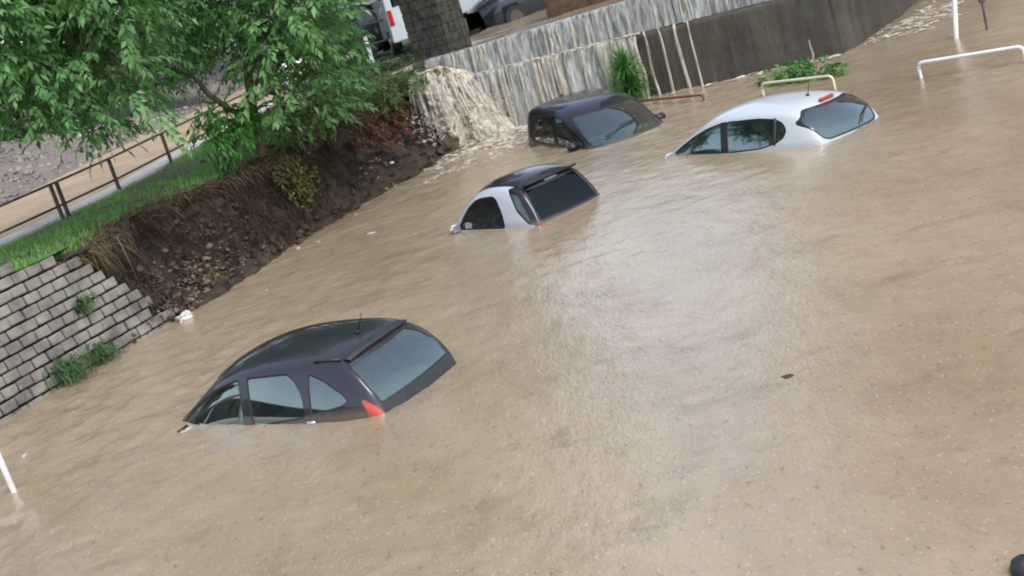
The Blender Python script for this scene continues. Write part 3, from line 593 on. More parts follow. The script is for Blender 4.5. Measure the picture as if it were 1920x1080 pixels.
# ================================================================ CARS
def pip(P, poly):
    x, y = P[:, 0], P[:, 1]; c = np.zeros(len(P), bool); n = len(poly)
    for i in range(n):
        x0, y0 = poly[i]; x1, y1 = poly[i - 1]
        k = ((y0 > y) != (y1 > y)); xi = (x1 - x0)*(y - y0)/((y1 - y0) if y1 != y0 else 1e-9) + x0; c ^= k & (x < xi)
    return c
def shrink(pts, d):
    """inset of a closed metric polygon"""
    p = np.asarray(pts); a = np.sum(p[:, 0]*np.roll(p[:, 1], -1) - np.roll(p[:, 0], -1)*p[:, 1]); t = np.roll(p, -1, 0) - np.roll(p, 1, 0); t /= np.linalg.norm(t, axis=1)[:, None] + 1e-9
    n = np.stack([-t[:, 1], t[:, 0]], 1)*(1 if a > 0 else -1); return p + n*d
def build_car(kind, loc, ang, scale, mats, windows, panels, label, cat='car', group=None, liner=True, seats=True, name='car', under=()):
    """windows / panels: (part name, 'side'|'front'|'back', metric outline, corner radius, seal width, material, u range, both sides)"""
    S = Surf(SPEC[kind], 0); root = empty(name, loc, label, cat, group)
    q = Matrix.Rotation(ang[0], 3, 'Z') @ Matrix.Rotation(ang[1], 3, 'Y') @ Matrix.Rotation(ang[2], 3, 'X')
    root.rotation_euler = q.to_euler(); root.scale = (scale,)*3
    polys = []                                # (uv polygon, part name, material, depth, parent key)
    for (pn, view, outl, rad, seal, mat, ur, both) in list(under) + windows + panels:
        outer = round_poly(outl, rad); inner = shrink(outer, seal) if seal > 0 else None
        axes, vr = ((0, 2), (1.6, 5.6)) if view == 'side' else ((1, 2), (2.2, 6.))
        sides = (False, True) if (view == 'side' and both) else (False,)
        for mir in sides:
            g = [S.inv(p, axes, ur, vr) if p is not None else None for p in (outer, inner)]
            if mir: g = [None if p is None else np.stack([p[:, 0], 2*S.vc - p[:, 1]], 1) for p in g]
            polys.append((g[0], g[1], pn, mat))
    pts = []; edges = []; n0 = 0
    for (po, pi_, pn, mat) in polys:
        for p in (po, pi_):
            if p is None: continue
            m = len(p); pts.append(p); edges += [(n0 + i, n0 + (i + 1) % m) for i in range(m)]; n0 += m
    gu, gv = np.meshgrid(np.arange(0, S.nu - 1 + 1e-6, .1), np.arange(0, S.nv - 1 + 1e-6, .1), indexing='ij'); gp = np.stack([gu.ravel(), gv.ravel()], 1)
    allp = np.concatenate(pts)
    keep = np.array([np.min(np.abs(allp[:, 0] - a) + np.abs(allp[:, 1] - b)) > .045 for a, b in gp]); gp = gp[keep]
    verts = [Vector(p) for p in np.concatenate([allp, gp]).tolist()]
    vo, eo, fo, *_ = delaunay_2d_cdt(verts, edges, [], 0, 1e-5)
    UV = np.array([v[:] for v in vo]); T = np.array([f for f in fo if len(f) == 3]); cen = UV[T].mean(1)
    own = np.full(len(T), -1); ring = np.zeros(len(T), bool)
    for k, (po, pi_, pn, mat) in enumerate(polys):
        a = pip(cen, po); own[a] = k
        if pi_ is not None: ring |= a & ~pip(cen, pi_)
    P = S(UV[:, 0], UV[:, 1]); Nn = S.normal(UV[:, 0], UV[:, 1])
    def orient(t):
        n = np.cross(P[t[:, 1]] - P[t[:, 0]], P[t[:, 2]] - P[t[:, 0]]); f = (n*Nn[t[:, 0]]).sum(1) < 0; t = t.copy(); t[f] = t[f][:, ::-1]; return t
    T = orient(T)
    def sub(mask, name, mat, par, off=0., offset_map=None, flip=False):
        t = T[mask]
        if len(t) == 0: return None
        used = np.unique(t); mp = np.zeros(len(P), int); mp[used] = np.arange(len(used)); o_ = off if offset_map is None else offset_map[used][:, None]
        return mesh(name, P[used] + Nn[used]*o_, mp[t] if not flip else mp[t][:, ::-1], mat, par, True)
    sub(own < 0, 'body', mats['paint'], root)
    if liner: sub(own < 0, 'cabin_lining', MAT['lining'], root, -.03, flip=True)
    for k, (po, pi_, pn, mat) in enumerate(polys):
        a = own == k
        if pi_ is None: sub(a, pn, mat, root, .001); continue
        g = sub(a & ~ring, pn, mat, root, -.010)
        if g is None: continue
        om = np.zeros(len(P)); iu = np.unique(T[a & ~ring]); om[iu] = -.010; om_o = np.where(om < 0, om, -.001)
        sub(a & ring, 'window_seal', MAT['rubber'], g, offset_map=om_o)
    if seats:
        for (sx, sy) in [(.05, .36), (.05, -.36)] + ([(-.85, .36), (-.85, -.36)] if kind not in ('smart',) else []):
            m = MB(); rr = Matrix.Rotation(-.22, 3, 'Y'); R = np.array(rr)
            m.box((sx - .18, sy, .83), (.14, .46, .62), R, .05); m.box((sx + .08, sy, .48), (.5, .48, .16), None, .05)
            st = m.obj('seat', MAT['trim'], root, True)
            h = MB().box((sx - .30, sy, 1.20), (.10, .26, .17), R, .04); h.tube([(sx - .26, sy - .07, 1.08), (sx - .28, sy - .07, 1.16)], .008, 6); h.tube([(sx - .26, sy + .07, 1.08), (sx - .28, sy + .07, 1.16)], .008, 6)
            h.obj('headrest', MAT['trim'], st, True)
        cx = S(np.array(2.3), np.array(6.))[0]
        MB().box((cx - .25, 0, .84), (.5, 1.25, .22), None, .06).obj('dashboard', MAT['trim'], root, True)
        w = MB(); a = np.linspace(0, 2*math.pi, 25); c = np.array([cx - .62, .36, .93])
        w.tube([c + np.array([-.06*math.sin(t), .18*math.cos(t), .17*math.sin(t)]) for t in a], .014, 6, False); w.box(c + np.array([.02, 0, 0]), (.05, .12, .1), None, .01)
        w.obj('steering_wheel', MAT['trim'], root, True)
    root['S_kind'] = kind; del root['S_kind']
    return root, S
def on(S, u, v, off=0.):
    u, v = np.array(float(u)), np.array(float(v)); return S(u, v) + S.normal(u, v)*off
def mirror(root, S, x, z, side, paint_m, sz=(.10, .20, .13)):
    uv = S.inv([(x, z)], (0, 2), (1.2, 5), (1.6, 4)); p = S(uv[:, 0], uv[:, 1])[0]; p = p*np.array([1, side, 1])
    m = MB().box(p + np.array([-.01, side*.10, .03]), sz, None, .035); m.tube([p + np.array([0, -side*.02, -.02]), p + np.array([0, side*.08, .01])], .022, 6)
    o = m.obj('door_mirror', paint_m, root, True)
    MB().box(p + np.array([-.01 - sz[0]/2 - .003, side*.10, .03]), (.008, sz[1]*.82, sz[2]*.78), None, .003).obj('mirror_glass', MAT['chrome'], o); return o
def antenna(root, p, h=.28, lean=-.12):
    a = MB().box(p + np.array([0, 0, .012]), (.06, .035, .03), None, .01); a.tube([p, p + np.array([lean, 0, h])], [.006, .003], 6); return a.obj('antenna', MAT['black'], root, True)
def wiper(root, S, pts, r=.011):
    m = MB(); P = [on(S, u, v, .02) for u, v in pts]; m.tube(P, r, 6); return m.obj('wiper', MAT['black'], root, True)

G_clear = glass_mat('car_glass_green', (.62, .88, .90), 2.3, .04)
G_rear = glass_mat('car_glass_rear', (.40, .66, .72), 1.7, .05)
G_dark = glass_mat('car_glass_dark', (.03, .03, .035), .15, .0)
G_screen = glass_mat('car_glass_screen', (.40, .58, .58), 1.6, .05)
P_grey = paint('paint_dark_grey', (.026, .026, .036), .3, .30, dirt=.03); P_white = paint('paint_white', (.46, .50, .53), .0, .35, dirt=.08)
P_silver = paint('paint_pale_silver', (.47, .50, .55), .1, .32, dirt=.1); P_black = paint('paint_black', (.010, .010, .013), .1, .30, dirt=.02); P_navy = paint('paint_navy', (.006, .007, .014), .0, .35, dirt=.02)
rd = math.radians

# ---- dark grey rounded hatchback, nearest
c1, S1 = build_car('c3', (-2.455, 14.01, -.935), (rd(140.81), rd(3.1), rd(-2.2)), 1.0, dict(paint=P_grey),
  [('side_window', 'side', [(1.16, .93), (.92, 1.085), (.62, 1.23), (.30, 1.345), (-.03, 1.405), (-.03, .93)], .05, .018, G_clear, (1.5, 6.5), True),
   ('side_window', 'side', [(-.15, 1.41), (-.15, .93), (-.93, .965), (-.92, 1.18), (-.83, 1.33), (-.74, 1.395)], .06, .018, G_clear, (3.5, 7.5), True),
   ('quarter_window', 'side', [(-1.00, .985), (-1.40, 1.015), (-1.49, 1.06), (-1.43, 1.14), (-1.20, 1.29), (-1.02, 1.365), (-1.005, 1.2)], .04, .016, G_clear, (5, 8.5), True),
   ('windscreen', 'front', [(.60, 1.03), (.52, 1.38), (-.52, 1.38), (-.60, 1.03)], .08, .02, G_screen, (1.6, 4.6), False),
   ('rear_window', 'back', [(.50, 1.37), (.555, 1.15), (.55, .945), (-.55, .945), (-.555, 1.15), (-.50, 1.37)], .05, .022, G_rear, (6.6, 9.6), False)],
  [('tail_lamp', 'side', [(-1.625, 1.04), (-1.66, 1.04), (-1.745, .96), (-1.80, .85), (-1.70, .83), (-1.66, .94)], .03, 0, MAT['redlamp'], (7, 10), True)],
  'dark grey rounded hatchback, nearest car, red tail lamp just above the water',
  under=[('tailgate_trim', 'back', [(.575, .955), (.56, .74), (-.56, .74), (-.575, .955)], .02, 0, MAT['black'], (7.8, 10), False)])
mirror(c1, S1, .86, .94, 1, MAT['black']); mirror(c1, S1, .86, .94, -1, MAT['black'])
antenna(c1, on(S1, 6.55, 6), .20, -.16)
sp = MB()                                    # black roof-edge spoiler above the rear window
vv = np.linspace(4.25, 7.75, 22); top = np.array([on(S1, 7.02, v, .012) for v in vv]); lip = np.array([on(S1, 7.32, v, .045) for v in vv]); und = np.array([on(S1, 7.32, v, .012) for v in vv])
V = np.concatenate([top, lip, und]); nn = len(vv); Fq = [[k, k+1, nn+k+1, nn+k] for k in range(nn-1)] + [[nn+k, nn+k+1, 2*nn+k+1, 2*nn+k] for k in range(nn-1)]
sp.add(V, Fq); sp.obj('spoiler', MAT['black'], c1, True)
MB().tube([on(S1, 6.25, 3.9, .015), on(S1, 7.0, 4.15, .02)], .012, 6).obj('roof_strip', MAT['black'], c1, True)
for x in (-.98,):
    uv = S1.inv([(x, .925)], (0, 2), (4, 8), (1.4, 4)); p = S1(uv[:, 0], uv[:, 1])[0]
    MB().box(p + np.array([0, .02, 0]), (.17, .035, .035), None, .012).obj('door_handle', MAT['chrome'], c1, True)
uv = S1.inv([(.80, 1.03), (.80, 1.13)], (0, 2), (1.5, 5), (1.6, 5)); q0 = S1(uv[:, 0], uv[:, 1])
MB().tube([q0[0] + [0, .0, -.10], q0[0], q0[1]], .010, 6).obj('window_bar', MAT['black'], c1, True)

# ---- small two-seater: black roof and rear, pale silver safety cell
c2, S2 = build_car('smart', (.383, 19.616, -.990), (rd(129.68), rd(-.33), rd(1.77)), 1.016, dict(paint=P_silver),
  [('side_window', 'side', [(.60, .96), (.46, 1.13), (.30, 1.27), (.13, 1.365), (-.02, 1.40), (-.26, 1.41), (-.33, 1.36), (-.42, 1.15), (-.45, .96)], .05, .022, G_clear, (1.5, 6.5), True),
   ('quarter_window', 'side', [(-.60, 1.43), (-.74, 1.40), (-.87, 1.18), (-.965, 1.01), (-.88, 1.02), (-.70, 1.20)], .03, .016, G_screen, (4.5, 9), True),
   ('windscreen', 'front', [(.54, 1.08), (.48, 1.42), (-.48, 1.42), (-.54, 1.08)], .08, .02, G_screen, (1.6, 4.6), False),
   ('rear_window', 'back', [(.50, 1.45), (.575, 1.2), (.585, 1.0), (-.585, 1.0), (-.575, 1.2), (-.50, 1.45)], .04, .03, G_dark, (5.4, 8.6), False)],
  [],
  'tiny two-seater car with black roof, black rear window and pale silver side frame', name='car',
  under=[('rear_shell', 'side', [(-.555, 1.475), (-.80, 1.50), (-1.05, 1.25), (-1.30, .90), (-1.30, .70), (-1.02, .70), (-.995, .985), (-.90, .995), (-.70, 1.18)], .02, 0, P_black, (4.5, 10), True), ('rear_trim', 'back', [(.62, 1.02), (.62, .72), (-.62, .72), (-.62, 1.02)], .02, 0, P_black, (6.6, 9.5), False)])
# black roof panel laid 4 mm over the shell
def roof_panel(root, S, u0, u1, v0, v1, mat, name='roof_panel', nu=30, nv=30):
    u = np.linspace(u0, u1, nu); v = np.linspace(v0, v1, nv); A, B = np.meshgrid(u, v, indexing='ij'); A = A.ravel(); B = B.ravel()
    return mesh(name, S(A, B) + S.normal(A, B)*.006, grid_faces(nu, nv), mat, root, True)
roof_panel(c2, S2, 3.75, 6.35, 4.15, 7.85, P_black)
mirror(c2, S2, .56, .98, 1, P_silver, (.10, .16, .12)); mirror(c2, S2, .56, .98, -1, P_silver, (.10, .16, .12))
MB().box(on(S2, 8.2, 3.0, .01), (.10, .05, .07), None, .015).obj('tail_lamp', MAT['redlamp'], c2, True)
sp = MB().box(on(S2, 6.30, 6, .014), (.10, 1.02, .03), np.array(Matrix.Rotation(.25, 3, 'Y')), .012); sp.obj('spoiler', MAT['black'], c2, True)

# ---- white five-door hatchback
c3, S3 = build_car('white', (4.023, 19.98, -.985), (rd(123.04), rd(.76), rd(1.55)), 1.015, dict(paint=P_white),
  [('side_window', 'side', [(1.02, .94), (.80, 1.07), (.50, 1.20), (.20, 1.30), (-.10, 1.36), (-.10, .94)], .05, .020, G_clear, (1.5, 6.5), True),
   ('side_window', 'side', [(-.20, 1.37), (-.20, .94), (-.85, .965), (-1.14, 1.02), (-1.27, 1.09), (-1.31, 1.18), (-1.25, 1.27), (-1.12, 1.335), (-.80, 1.37)], .06, .020, G_clear, (3.5, 8), True),
   ('windscreen', 'front', [(.60, 1.02), (.52, 1.33), (-.52, 1.33), (-.60, 1.02)], .08, .02, G_screen, (1.6, 4.6), False),
   ('rear_window', 'back', [(.44, 1.385), (.60, 1.28), (.63, 1.22), (.55, 1.00), (.46, .955), (-.46, .955), (-.55, 1.00), (-.63, 1.22), (-.60, 1.28), (-.44, 1.385)], .05, .028, G_rear, (6.2, 9.6), False)],
  [('door_pillar', 'side', [(-.085, 1.362), (-.085, .92), (-.215, .92), (-.215, 1.368)], .01, 0, MAT['black'], (3, 6.5), True)],
  'white hatchback with rounded side windows and blue-grey rear window, farthest right')
mirror(c3, S3, .93, .93, 1, P_white); mirror(c3, S3, .93, .93, -1, P_white); antenna(c3, on(S3, 6.35, 6), .22, -.08)
MB().box(on(S3, 7.12, 6, .02), (.07, .30, .05), np.array(Matrix.Rotation(.5, 3, 'Y')), .018).obj('brake_light', MAT['redlamp'], c3, True)
wiper(c3, S3, [(8.75, 6.5), (8.45, 7.0), (8.3, 7.5), (8.15, 8.0)])
uv = S3.inv([(-1.10, 1.0), (-1.10, 1.345)], (0, 2), (4, 8), (1.6, 4.8)); p = S3(uv[:, 0], uv[:, 1])
MB().tube(list(np.linspace(p[0], p[1], 6) + np.array([0, -.002, 0])), .022, 6).obj('window_bar', MAT['black'], c3, True)

# ---- dark hatchback facing the camera
c4, S4 = build_car('dark', (2.23, 24.251, -1.02), (rd(-70.26), rd(1.23), rd(-1.29)), 1.094, dict(paint=P_navy),
  [('side_window', 'side', [(.86, .96), (.62, 1.13), (.38, 1.27), (.14, 1.385), (-.10, 1.43), (-.10, .96)], .05, .020, G_clear, (1.5, 6.5), True),
   ('side_window', 'side', [(-.20, 1.435), (-.20, .96), (-.84, .97), (-1.06, 1.02), (-1.0, 1.34), (-.90, 1.42)], .06, .020, G_clear, (3.5, 8), True),
   ('windscreen', 'front', [(.665, .965), (.615, 1.2), (.55, 1.405), (-.55, 1.405), (-.615, 1.2), (-.665, .965)], .06, .022, G_screen, (1.6, 4.6), False),
   ('rear_window', 'back', [(.48, 1.38), (.54, 1.05), (-.54, 1.05), (-.48, 1.38)], .05, .028, G_rear, (6.2, 9.6), False)],
  [], 'dark navy hatchback facing the camera in front of the waterfall')
mirror(c4, S4, .66, .97, 1, MAT['black']); mirror(c4, S4, .66, .97, -1, MAT['black'])
MB().box(on(S4, 3.35, 6, -.06), (.05, .22, .07), None, .015).obj('rear_view_mirror', MAT['black'], c4, True)
antenna(c4, on(S4, 6.5, 6), .18, -.10)
wiper(c4, S4, [(1.95, 7.2), (2.25, 6.2), (2.35, 5.2)])

# ================================================================ VEGETATION
def unit(v): return v/(np.linalg.norm(v, axis=-1, keepdims=True) + 1e-9)
def leaf_geo(P, D, Nm, Ln, Wd, droop=.0, fold=.18):
    D = unit(D); S_ = unit(np.cross(D, Nm)); Nm = np.cross(S_, D); Ln = np.asarray(Ln)[:, None]; Wd = np.asarray(Wd)[:, None]; dz = np.array([0, 0, -1.])
    a = P; m = P + D*Ln*.42 + dz*droop*Ln*.15; tip = P + D*Ln + dz*droop*Ln*.5
    V = np.stack([a, m + S_*Wd/2 + Nm*fold*Wd, tip, m - S_*Wd/2 + Nm*fold*Wd], 1).reshape(-1, 3); k = np.arange(len(P))[:, None]*4
    Fc = np.concatenate([k + np.array([0, 1, 2]), k + np.array([0, 2, 3])], 0); return V, Fc
def sprays(centres, dirs, r, nl=11, rl=.42, ll=.13, lw=.045, droop=.5, g=None):
    """compound leaves: a drooping rachis with leaflets in pairs; returns one leaf mesh"""
    g = g or rng; n = len(centres); k = np.linspace(.18, 1, nl); sc = g.uniform(.7, 1.25, n)
    d = unit(dirs + g.normal(0, .35, (n, 3))); up = np.array([0, 0, 1.])
    side = unit(np.cross(d, up + g.normal(0, .3, (n, 3))))
    P = centres[:, None] + d[:, None]*(k[None, :, None]*(rl*sc)[:, None, None]) - up*(droop*(k**2)[None, :, None]*(rl*sc)[:, None, None])
    sg = np.where(np.arange(nl) % 2, 1, -1)[None, :, None]; tang = unit(d[:, None] - up*(2*droop*k[None, :, None]))
    D = unit(side[:, None]*sg*.85 + tang*.75 - up*.25 + g.normal(0, .25, (n, nl, 3))); D[:, -1] = tang[:, -1]
    Nm = unit(np.cross(side[:, None]*np.ones((1, nl, 1)), tang) + g.normal(0, .35, (n, nl, 3)))
    L_ = ll*sc[:, None]*g.uniform(.7, 1.2, (n, nl)); return leaf_geo(P.reshape(-1, 3), D.reshape(-1, 3), Nm.reshape(-1, 3), L_.ravel(), (L_*lw/ll).ravel(), .35)
def join(parts):
    Vs = []; Fs = []; n = 0
    for V, Fc in parts: Vs.append(V); Fs.append(Fc + n); n += len(V)
    return np.concatenate(Vs), np.concatenate(Fs)
def clump(c, r, n, flat=.75, g=None, **kw):
    g = g or rng; d = unit(g.normal(0, 1, (n, 3))); rad = g.uniform(.25, 1, n)**.5
    P = c + d*rad[:, None]*np.array([r, r, r*flat]); D = unit(d*np.array([1, 1, .5]) + np.array([0, 0, .12])); return sprays(P, D, r, g=g, **kw)
def at(base): return Matrix.Translation(-Vector([float(v) for v in base]))
def tree(name, base, trunk, clumps, mat, label, cat='tree', rad=.09, group=None, dens=26, twigs=True, seed=1, trunk_parts=(), **kw):
    g = np.random.default_rng(seed); root = empty(name, base, label, cat, group); m = MB(); tp = np.asarray(trunk, float)
    f = np.linspace(0, 1, len(tp)); m.tube(tp, rad*(1 - .75*f) + .012, 9)
    for extra, r0 in trunk_parts: e = np.asarray(extra, float); m.tube(e, r0*(1 - .75*np.linspace(0, 1, len(e))) + .008, 7)
    allp = [tp] + [np.asarray(e, float) for e, _ in trunk_parts]; allp = np.concatenate([np.stack([np.interp(np.linspace(0, len(p)-1, 40), np.arange(len(p)), p[:, a]) for a in range(3)], 1) for p in allp])
    parts = []
    for (c, r, w) in clumps:
        c = np.asarray(c, float)
        if twigs:
            d = np.linalg.norm(allp - c, axis=1) + np.maximum(0, allp[:, 2] - c[2])*1.5; a = allp[np.argmin(d)]; mid = (a + c)/2 + np.array([0, 0, .18*np.linalg.norm(c - a)]) + g.normal(0, .06, 3)
            k = np.linspace(0, 1, 7)[:, None]; m.tube((1-k)**2*a + 2*k*(1-k)*mid + k*k*c, np.linspace(.028, .006, 7), 5)
            for _ in range(5): e = c + unit(g.normal(0, 1, 3))*r*.8; m.tube([a*.25 + mid*.75 if _ < 2 else mid*.4 + c*.6, (mid + e)/2*.4 + (c + e)/2*.6, e], [.010, .006, .003], 4)
        parts.append(clump(c, r, int(dens*w*(r/.6)**2), g=g, **kw))
    o = m.obj('trunk', MAT['bark'], root, True); o.matrix_basis = at(base)
    V, Fc = join(parts); c = mesh('crown', V, Fc, mat, root); c.matrix_basis = at(base); return root

TB = W(4.0, .62, TOPZ)                      # the tree on the bank
def px(x, y, dy=0.): return AtY(x, y, TB[1] + dy)
g = np.random.default_rng(21)
main = [(330, 40, .8, 1), (400, 20, .8, 1), (470, 40, .75, 1), (540, 30, .8, 1), (600, 40, .6, 1), (625, 75, .4, .9), (300, 120, .6, .9), (520, 110, .65, 1), (590, 100, .65, 1), (615, 140, .42, .9),
        (545, 175, .5, .9), (600, 180, .5, .9), (630, 190, .32, .8), (250, 60, .7, 1), (270, 160, .45, .7), (350, -40, .9, 1), (460, -60, .9, 1), (560, -50, .8, 1), (400, -150, 1, 1), (520, -160, 1, 1), (450, -250, 1, 1), (630, 5, .42, .8), (300, -110, .9, 1), (600, -90, .7, 1), (350, -230, 1, 1), (560, -260, 1, 1), (660, -190, .9, 1), (450, -360, 1.1, 1), (330, -340, 1, 1), (580, -380, 1, 1), (480, -480, 1.1, 1), (380, -450, 1, 1), (700, -280, .9, 1), (560, -500, 1, 1), (250, -230, .9, 1), (480, 95, .4, .9), (520, 70, .45, .9), (620, 110, .4, .8), (545, 95, .35, .9), (500, 200, .3, .8)]
cl = [(px(x, y, g.uniform(-1.3, 1.3)), r, w) for x, y, r, w in main]
t0 = TB
trunk = [t0 - [0, 0, .35], px(487, 260), px(474, 205), px(466, 150), px(462, 90, .1), px(452, 20, .1), px(440, -80), px(430, -200), px(440, -330), px(450, -440)]
limb1 = [px(476, 230), px(430, 205, -.2), px(392, 178, -.3), px(358, 135, -.4), px(318, 95, -.5), px(280, 60, -.6), px(230, 20, -.7)]
limb2 = [px(468, 170), px(520, 110, .3), px(575, 70, .5), px(620, 30, .6)]
limb3 = [px(460, 80), px(400, 20, .4), px(340, -60, .6)]
tree('bank_tree', t0, trunk, cl, MAT['leaf'], 'leafy green tree with slim leaning trunk on the eroded bank', rad=.085, dens=50, seed=3, trunk_parts=[(limb1, .05), (limb2, .035), (limb3, .03)], nl=11, rl=.40, ll=.13, lw=.060, droop=.38)
# second tree: its boughs hang in from the left, trunk on the verge outside the frame
B2 = W(-1.2, 4.6, TOPZ) + np.array([-1.0, 0, 0]); Y2 = B2[1]
def p2(x, y, dy=0.): return AtY(x, y, Y2 + dy)
left = [(-60, 40, .8, 1), (20, 20, .75, 1), (90, 30, .75, 1), (160, 20, .7, 1), (220, 40, .6, 1), (10, 100, .7, 1), (80, 100, .65, 1), (150, 95, .6, 1), (210, 110, .5, .9), (30, 165, .5, 1), (95, 165, .5, .9), (170, 160, .5, .9), (220, 185, .4, .8), (120, 215, .38, .8), (180, 225, .38, .9), (85, 240, .28, .8), (150, 250, .24, .7), (240, 140, .4, .7), (290, 215, .28, .5), (-40, 120, .7, 1), (-80, 190, .5, 1), (60, -50, .9, 1), (160, -60, .9, 1), (-40, -60, .9, 1), (240, -40, .8, 1), (100, -150, 1, 1), (0, -160, 1, 1), (200, -160, 1, 1), (15, 205, .25, .8)]
cl = [(p2(x, y, g.uniform(-1.2, 1.2)), r, w) for x, y, r, w in left]
tr = [B2 - [0, 0, .3], B2 + [.05, 0, 1.0], B2 + [.2, .1, 2.2], B2 + [.35, .1, 3.4], B2 + [.5, .2, 4.8], B2 + [.6, .2, 6.2]]
tree('overhanging_tree', B2, tr, cl, MAT['leaf'], 'big green tree whose drooping boughs hang into the upper left corner', rad=.12, dens=60, seed=4, trunk_parts=[([tr[2], p2(20, 150), p2(110, 110), p2(200, 100)], .05), ([tr[3], p2(60, 40), p2(160, 30), p2(230, 40)], .05)], nl=11, rl=.40, ll=.13, lw=.060, droop=.42)

# shrubs growing on the bank top and hanging over it
def shrub(name, spots, mat, label, dens=70, base=None, stems=True, group=None, seed=5, **kw):
    gg = np.random.default_rng(seed); b = np.asarray(base if base is not None else spots[0][0], float); root = empty(name, b, label, 'shrub', group)
    parts = [clump(np.asarray(c, float), r, int(dens*(r/.4)**2) + 8, g=gg, **kw) for c, r in spots]
    V, Fc = join(parts); f = mesh('foliage', V, Fc, mat, root); f.matrix_basis = at(b)
    if stems:
        m = MB()
        for c, r in spots:
            for _ in range(4):
                e = np.asarray(c) + gg.normal(0, r*.5, 3); q = b + gg.normal(0, .06, 3)*[1, 1, 0]; m.tube([q, (q + e)/2 + [0, 0, .08], e], [.012, .008, .004], 5)
        o = m.obj('stems', MAT['bark'], root, True); o.matrix_basis = at(b)
    return root
sm = dict(nl=7, rl=.20, ll=.085, lw=.035, droop=.4)
shrub('bright_shrub', [(px(405, 215, -.5), .26), (px(435, 225, -.6), .28), (px(395, 245, -.6), .20), (px(430, 262, -.6), .24), (px(455, 245, -.5), .2)], MAT['leafb'], 'bright green leafy shoots at the foot of the slim tree', base=W(3.4, .9, TOPZ), seed=6, nl=9, rl=.24, ll=.11, lw=.042)
shrub('bank_shrub', [(px(545, 215, .3), .34), (px(585, 225, .5), .34), (px(540, 250, .2), .26), (px(610, 205, .6), .3)], MAT['leafo'], 'dark green shrub just right of the slim tree trunk', base=W(5.6, .8, TOPZ), seed=7, **sm)
def bt(s, t, z): return W(s, t, z)
def gz(x, y, z=1.6): return G(x, y, z)
shrub('bank_shrub', [(gz(610, 200), .30), (gz(645, 190), .32), (gz(680, 180), .30), (gz(630, 170, 1.75), .25), (gz(600, 235, 1.4), .22), (gz(655, 215, 1.4), .22)], MAT['leafo'], 'olive green shrub on the bank edge right of the tree', base=gz(640, 210, TOPZ), seed=8, dens=110, **sm)
shrub('bank_shrub', [(gz(705, 172), .28), (gz(735, 158), .30), (gz(765, 143), .28), (gz(790, 130, 1.55), .2), (gz(720, 195, 1.35), .2)], MAT['leafw'], 'green shrub on the bank edge nearest the torrent', base=gz(735, 170, TOPZ), seed=18, dens=110, **sm)
shrub('bank_shrub', [(gz(700, 135, 1.5), .36), (gz(745, 118, 1.5), .36), (gz(785, 108, 1.5), .30), (gz(660, 150, 1.5), .36)], MAT['leafd'], 'low dark green shrub between the stone pillar and the bank', base=gz(730, 128, TOPZ), seed=9, dens=100, **sm)
shrub('rust_shrub', [(bt(6.9, .42, 1.05), .28), (bt(7.5, .45, 1.1), .30), (bt(8.1, .45, 1.0), .26), (bt(7.1, .3, .75), .22), (bt(8.6, .6, 1.05), .26), (bt(6.3, .5, 1.2), .24), (bt(9.2, .75, 1.1), .24), (bt(8.0, .25, .7), .22)], MAT['leafr'], 'reddish brown dry foliage hanging on the upper bank', base=bt(7.4, .6, TOPZ - .1), seed=10, dens=110, **sm)
shrub('rust_shrub', [(bt(7.9, .12, .25), .17), (bt(8.3, .1, .3), .16), (bt(7.6, .15, .35), .14)], MAT['leafr'], 'small reddish foliage low on the bank by the water', base=bt(7.9, .25, .2), seed=11, dens=60, **sm)
# yellow-green vines trailing down the bank below the tree
vn = empty('trailing_vine', W(3.9, .75, TOPZ), 'yellow-green vine trailing down the dark bank below the tree', 'vine'); m = MB(); parts = []
gg = np.random.default_rng(12)
for k in range(50):
    s0 = gg.normal(4.05, .28); ln = gg.uniform(.5, 1.15); q = np.linspace(0, 1, 8); P = W(s0 + .25*q + .05*gg.normal(0, 1, 8), .55 - .45*q - .14*np.sin(q*3), TOPZ + .05 - ln*q**1.2)
    m.tube(P, .006, 4); n = int(26*ln); ii = gg.uniform(0, 7, n); B_ = np.stack([np.interp(ii, np.arange(8), P[:, a]) for a in range(3)], 1)
    D = unit(gg.normal(0, 1, (n, 3)) + np.array([.1, -.5, -.3])); parts.append(leaf_geo(B_, D, unit(gg.normal(0, 1, (n, 3)) + [0, 0, 1]), gg.uniform(.05, .10, n), gg.uniform(.03, .05, n), .4))
o = m.obj('stems', MAT['root'], vn, True); o.matrix_basis = at(vn.location); V, Fc = join(parts); o = mesh('leaves', V, Fc, MAT['vine'], vn); o.matrix_basis = at(vn.location)

def blades(P, D, ln, w, bend, segs=3, g=rng):
    """grass / straw strands as bent ribbons"""
    n = len(P); D = unit(D); sd = unit(np.cross(D, np.array([0, 0, 1.]) + g.normal(0, .3, (n, 3)))); rows = []
    for k in range(segs + 1):
        q = k/segs; c = P + D*(ln*q)[:, None] + np.stack([0*ln, 0*ln, -bend*ln*q*q], 1); wd = (w*(1 - q**2*.92))[:, None]; rows += [c - sd*wd/2, c + sd*wd/2]
    V = np.stack(rows, 1).reshape(-1, 3); m = 2*(segs + 1); b = np.arange(n)[:, None]*m
    return V, np.concatenate([b + np.array([2*k, 2*k + 1, 2*k + 3, 2*k + 2]) for k in range(segs)], 0)
n = 34000; A = rng.uniform(-5.5, 11, n); q = rng.uniform(0, 1, n); lo = bank_top_t(A) - .05; T = lo + (kerb_t(A) - .02 - lo)*q
dn = fbm(np.stack([A*1.2, T*1.2, 0*A], -1), 3, 151); k = dn + rng.uniform(-.5, .6, n) > -.25; A, T = A[k], T[k]; n = len(A)
Zs = TOPZ - .03 + .10*np.clip((-.9 - A)/.6, 0, 1)*np.clip(1.4 - T, 0, 1)
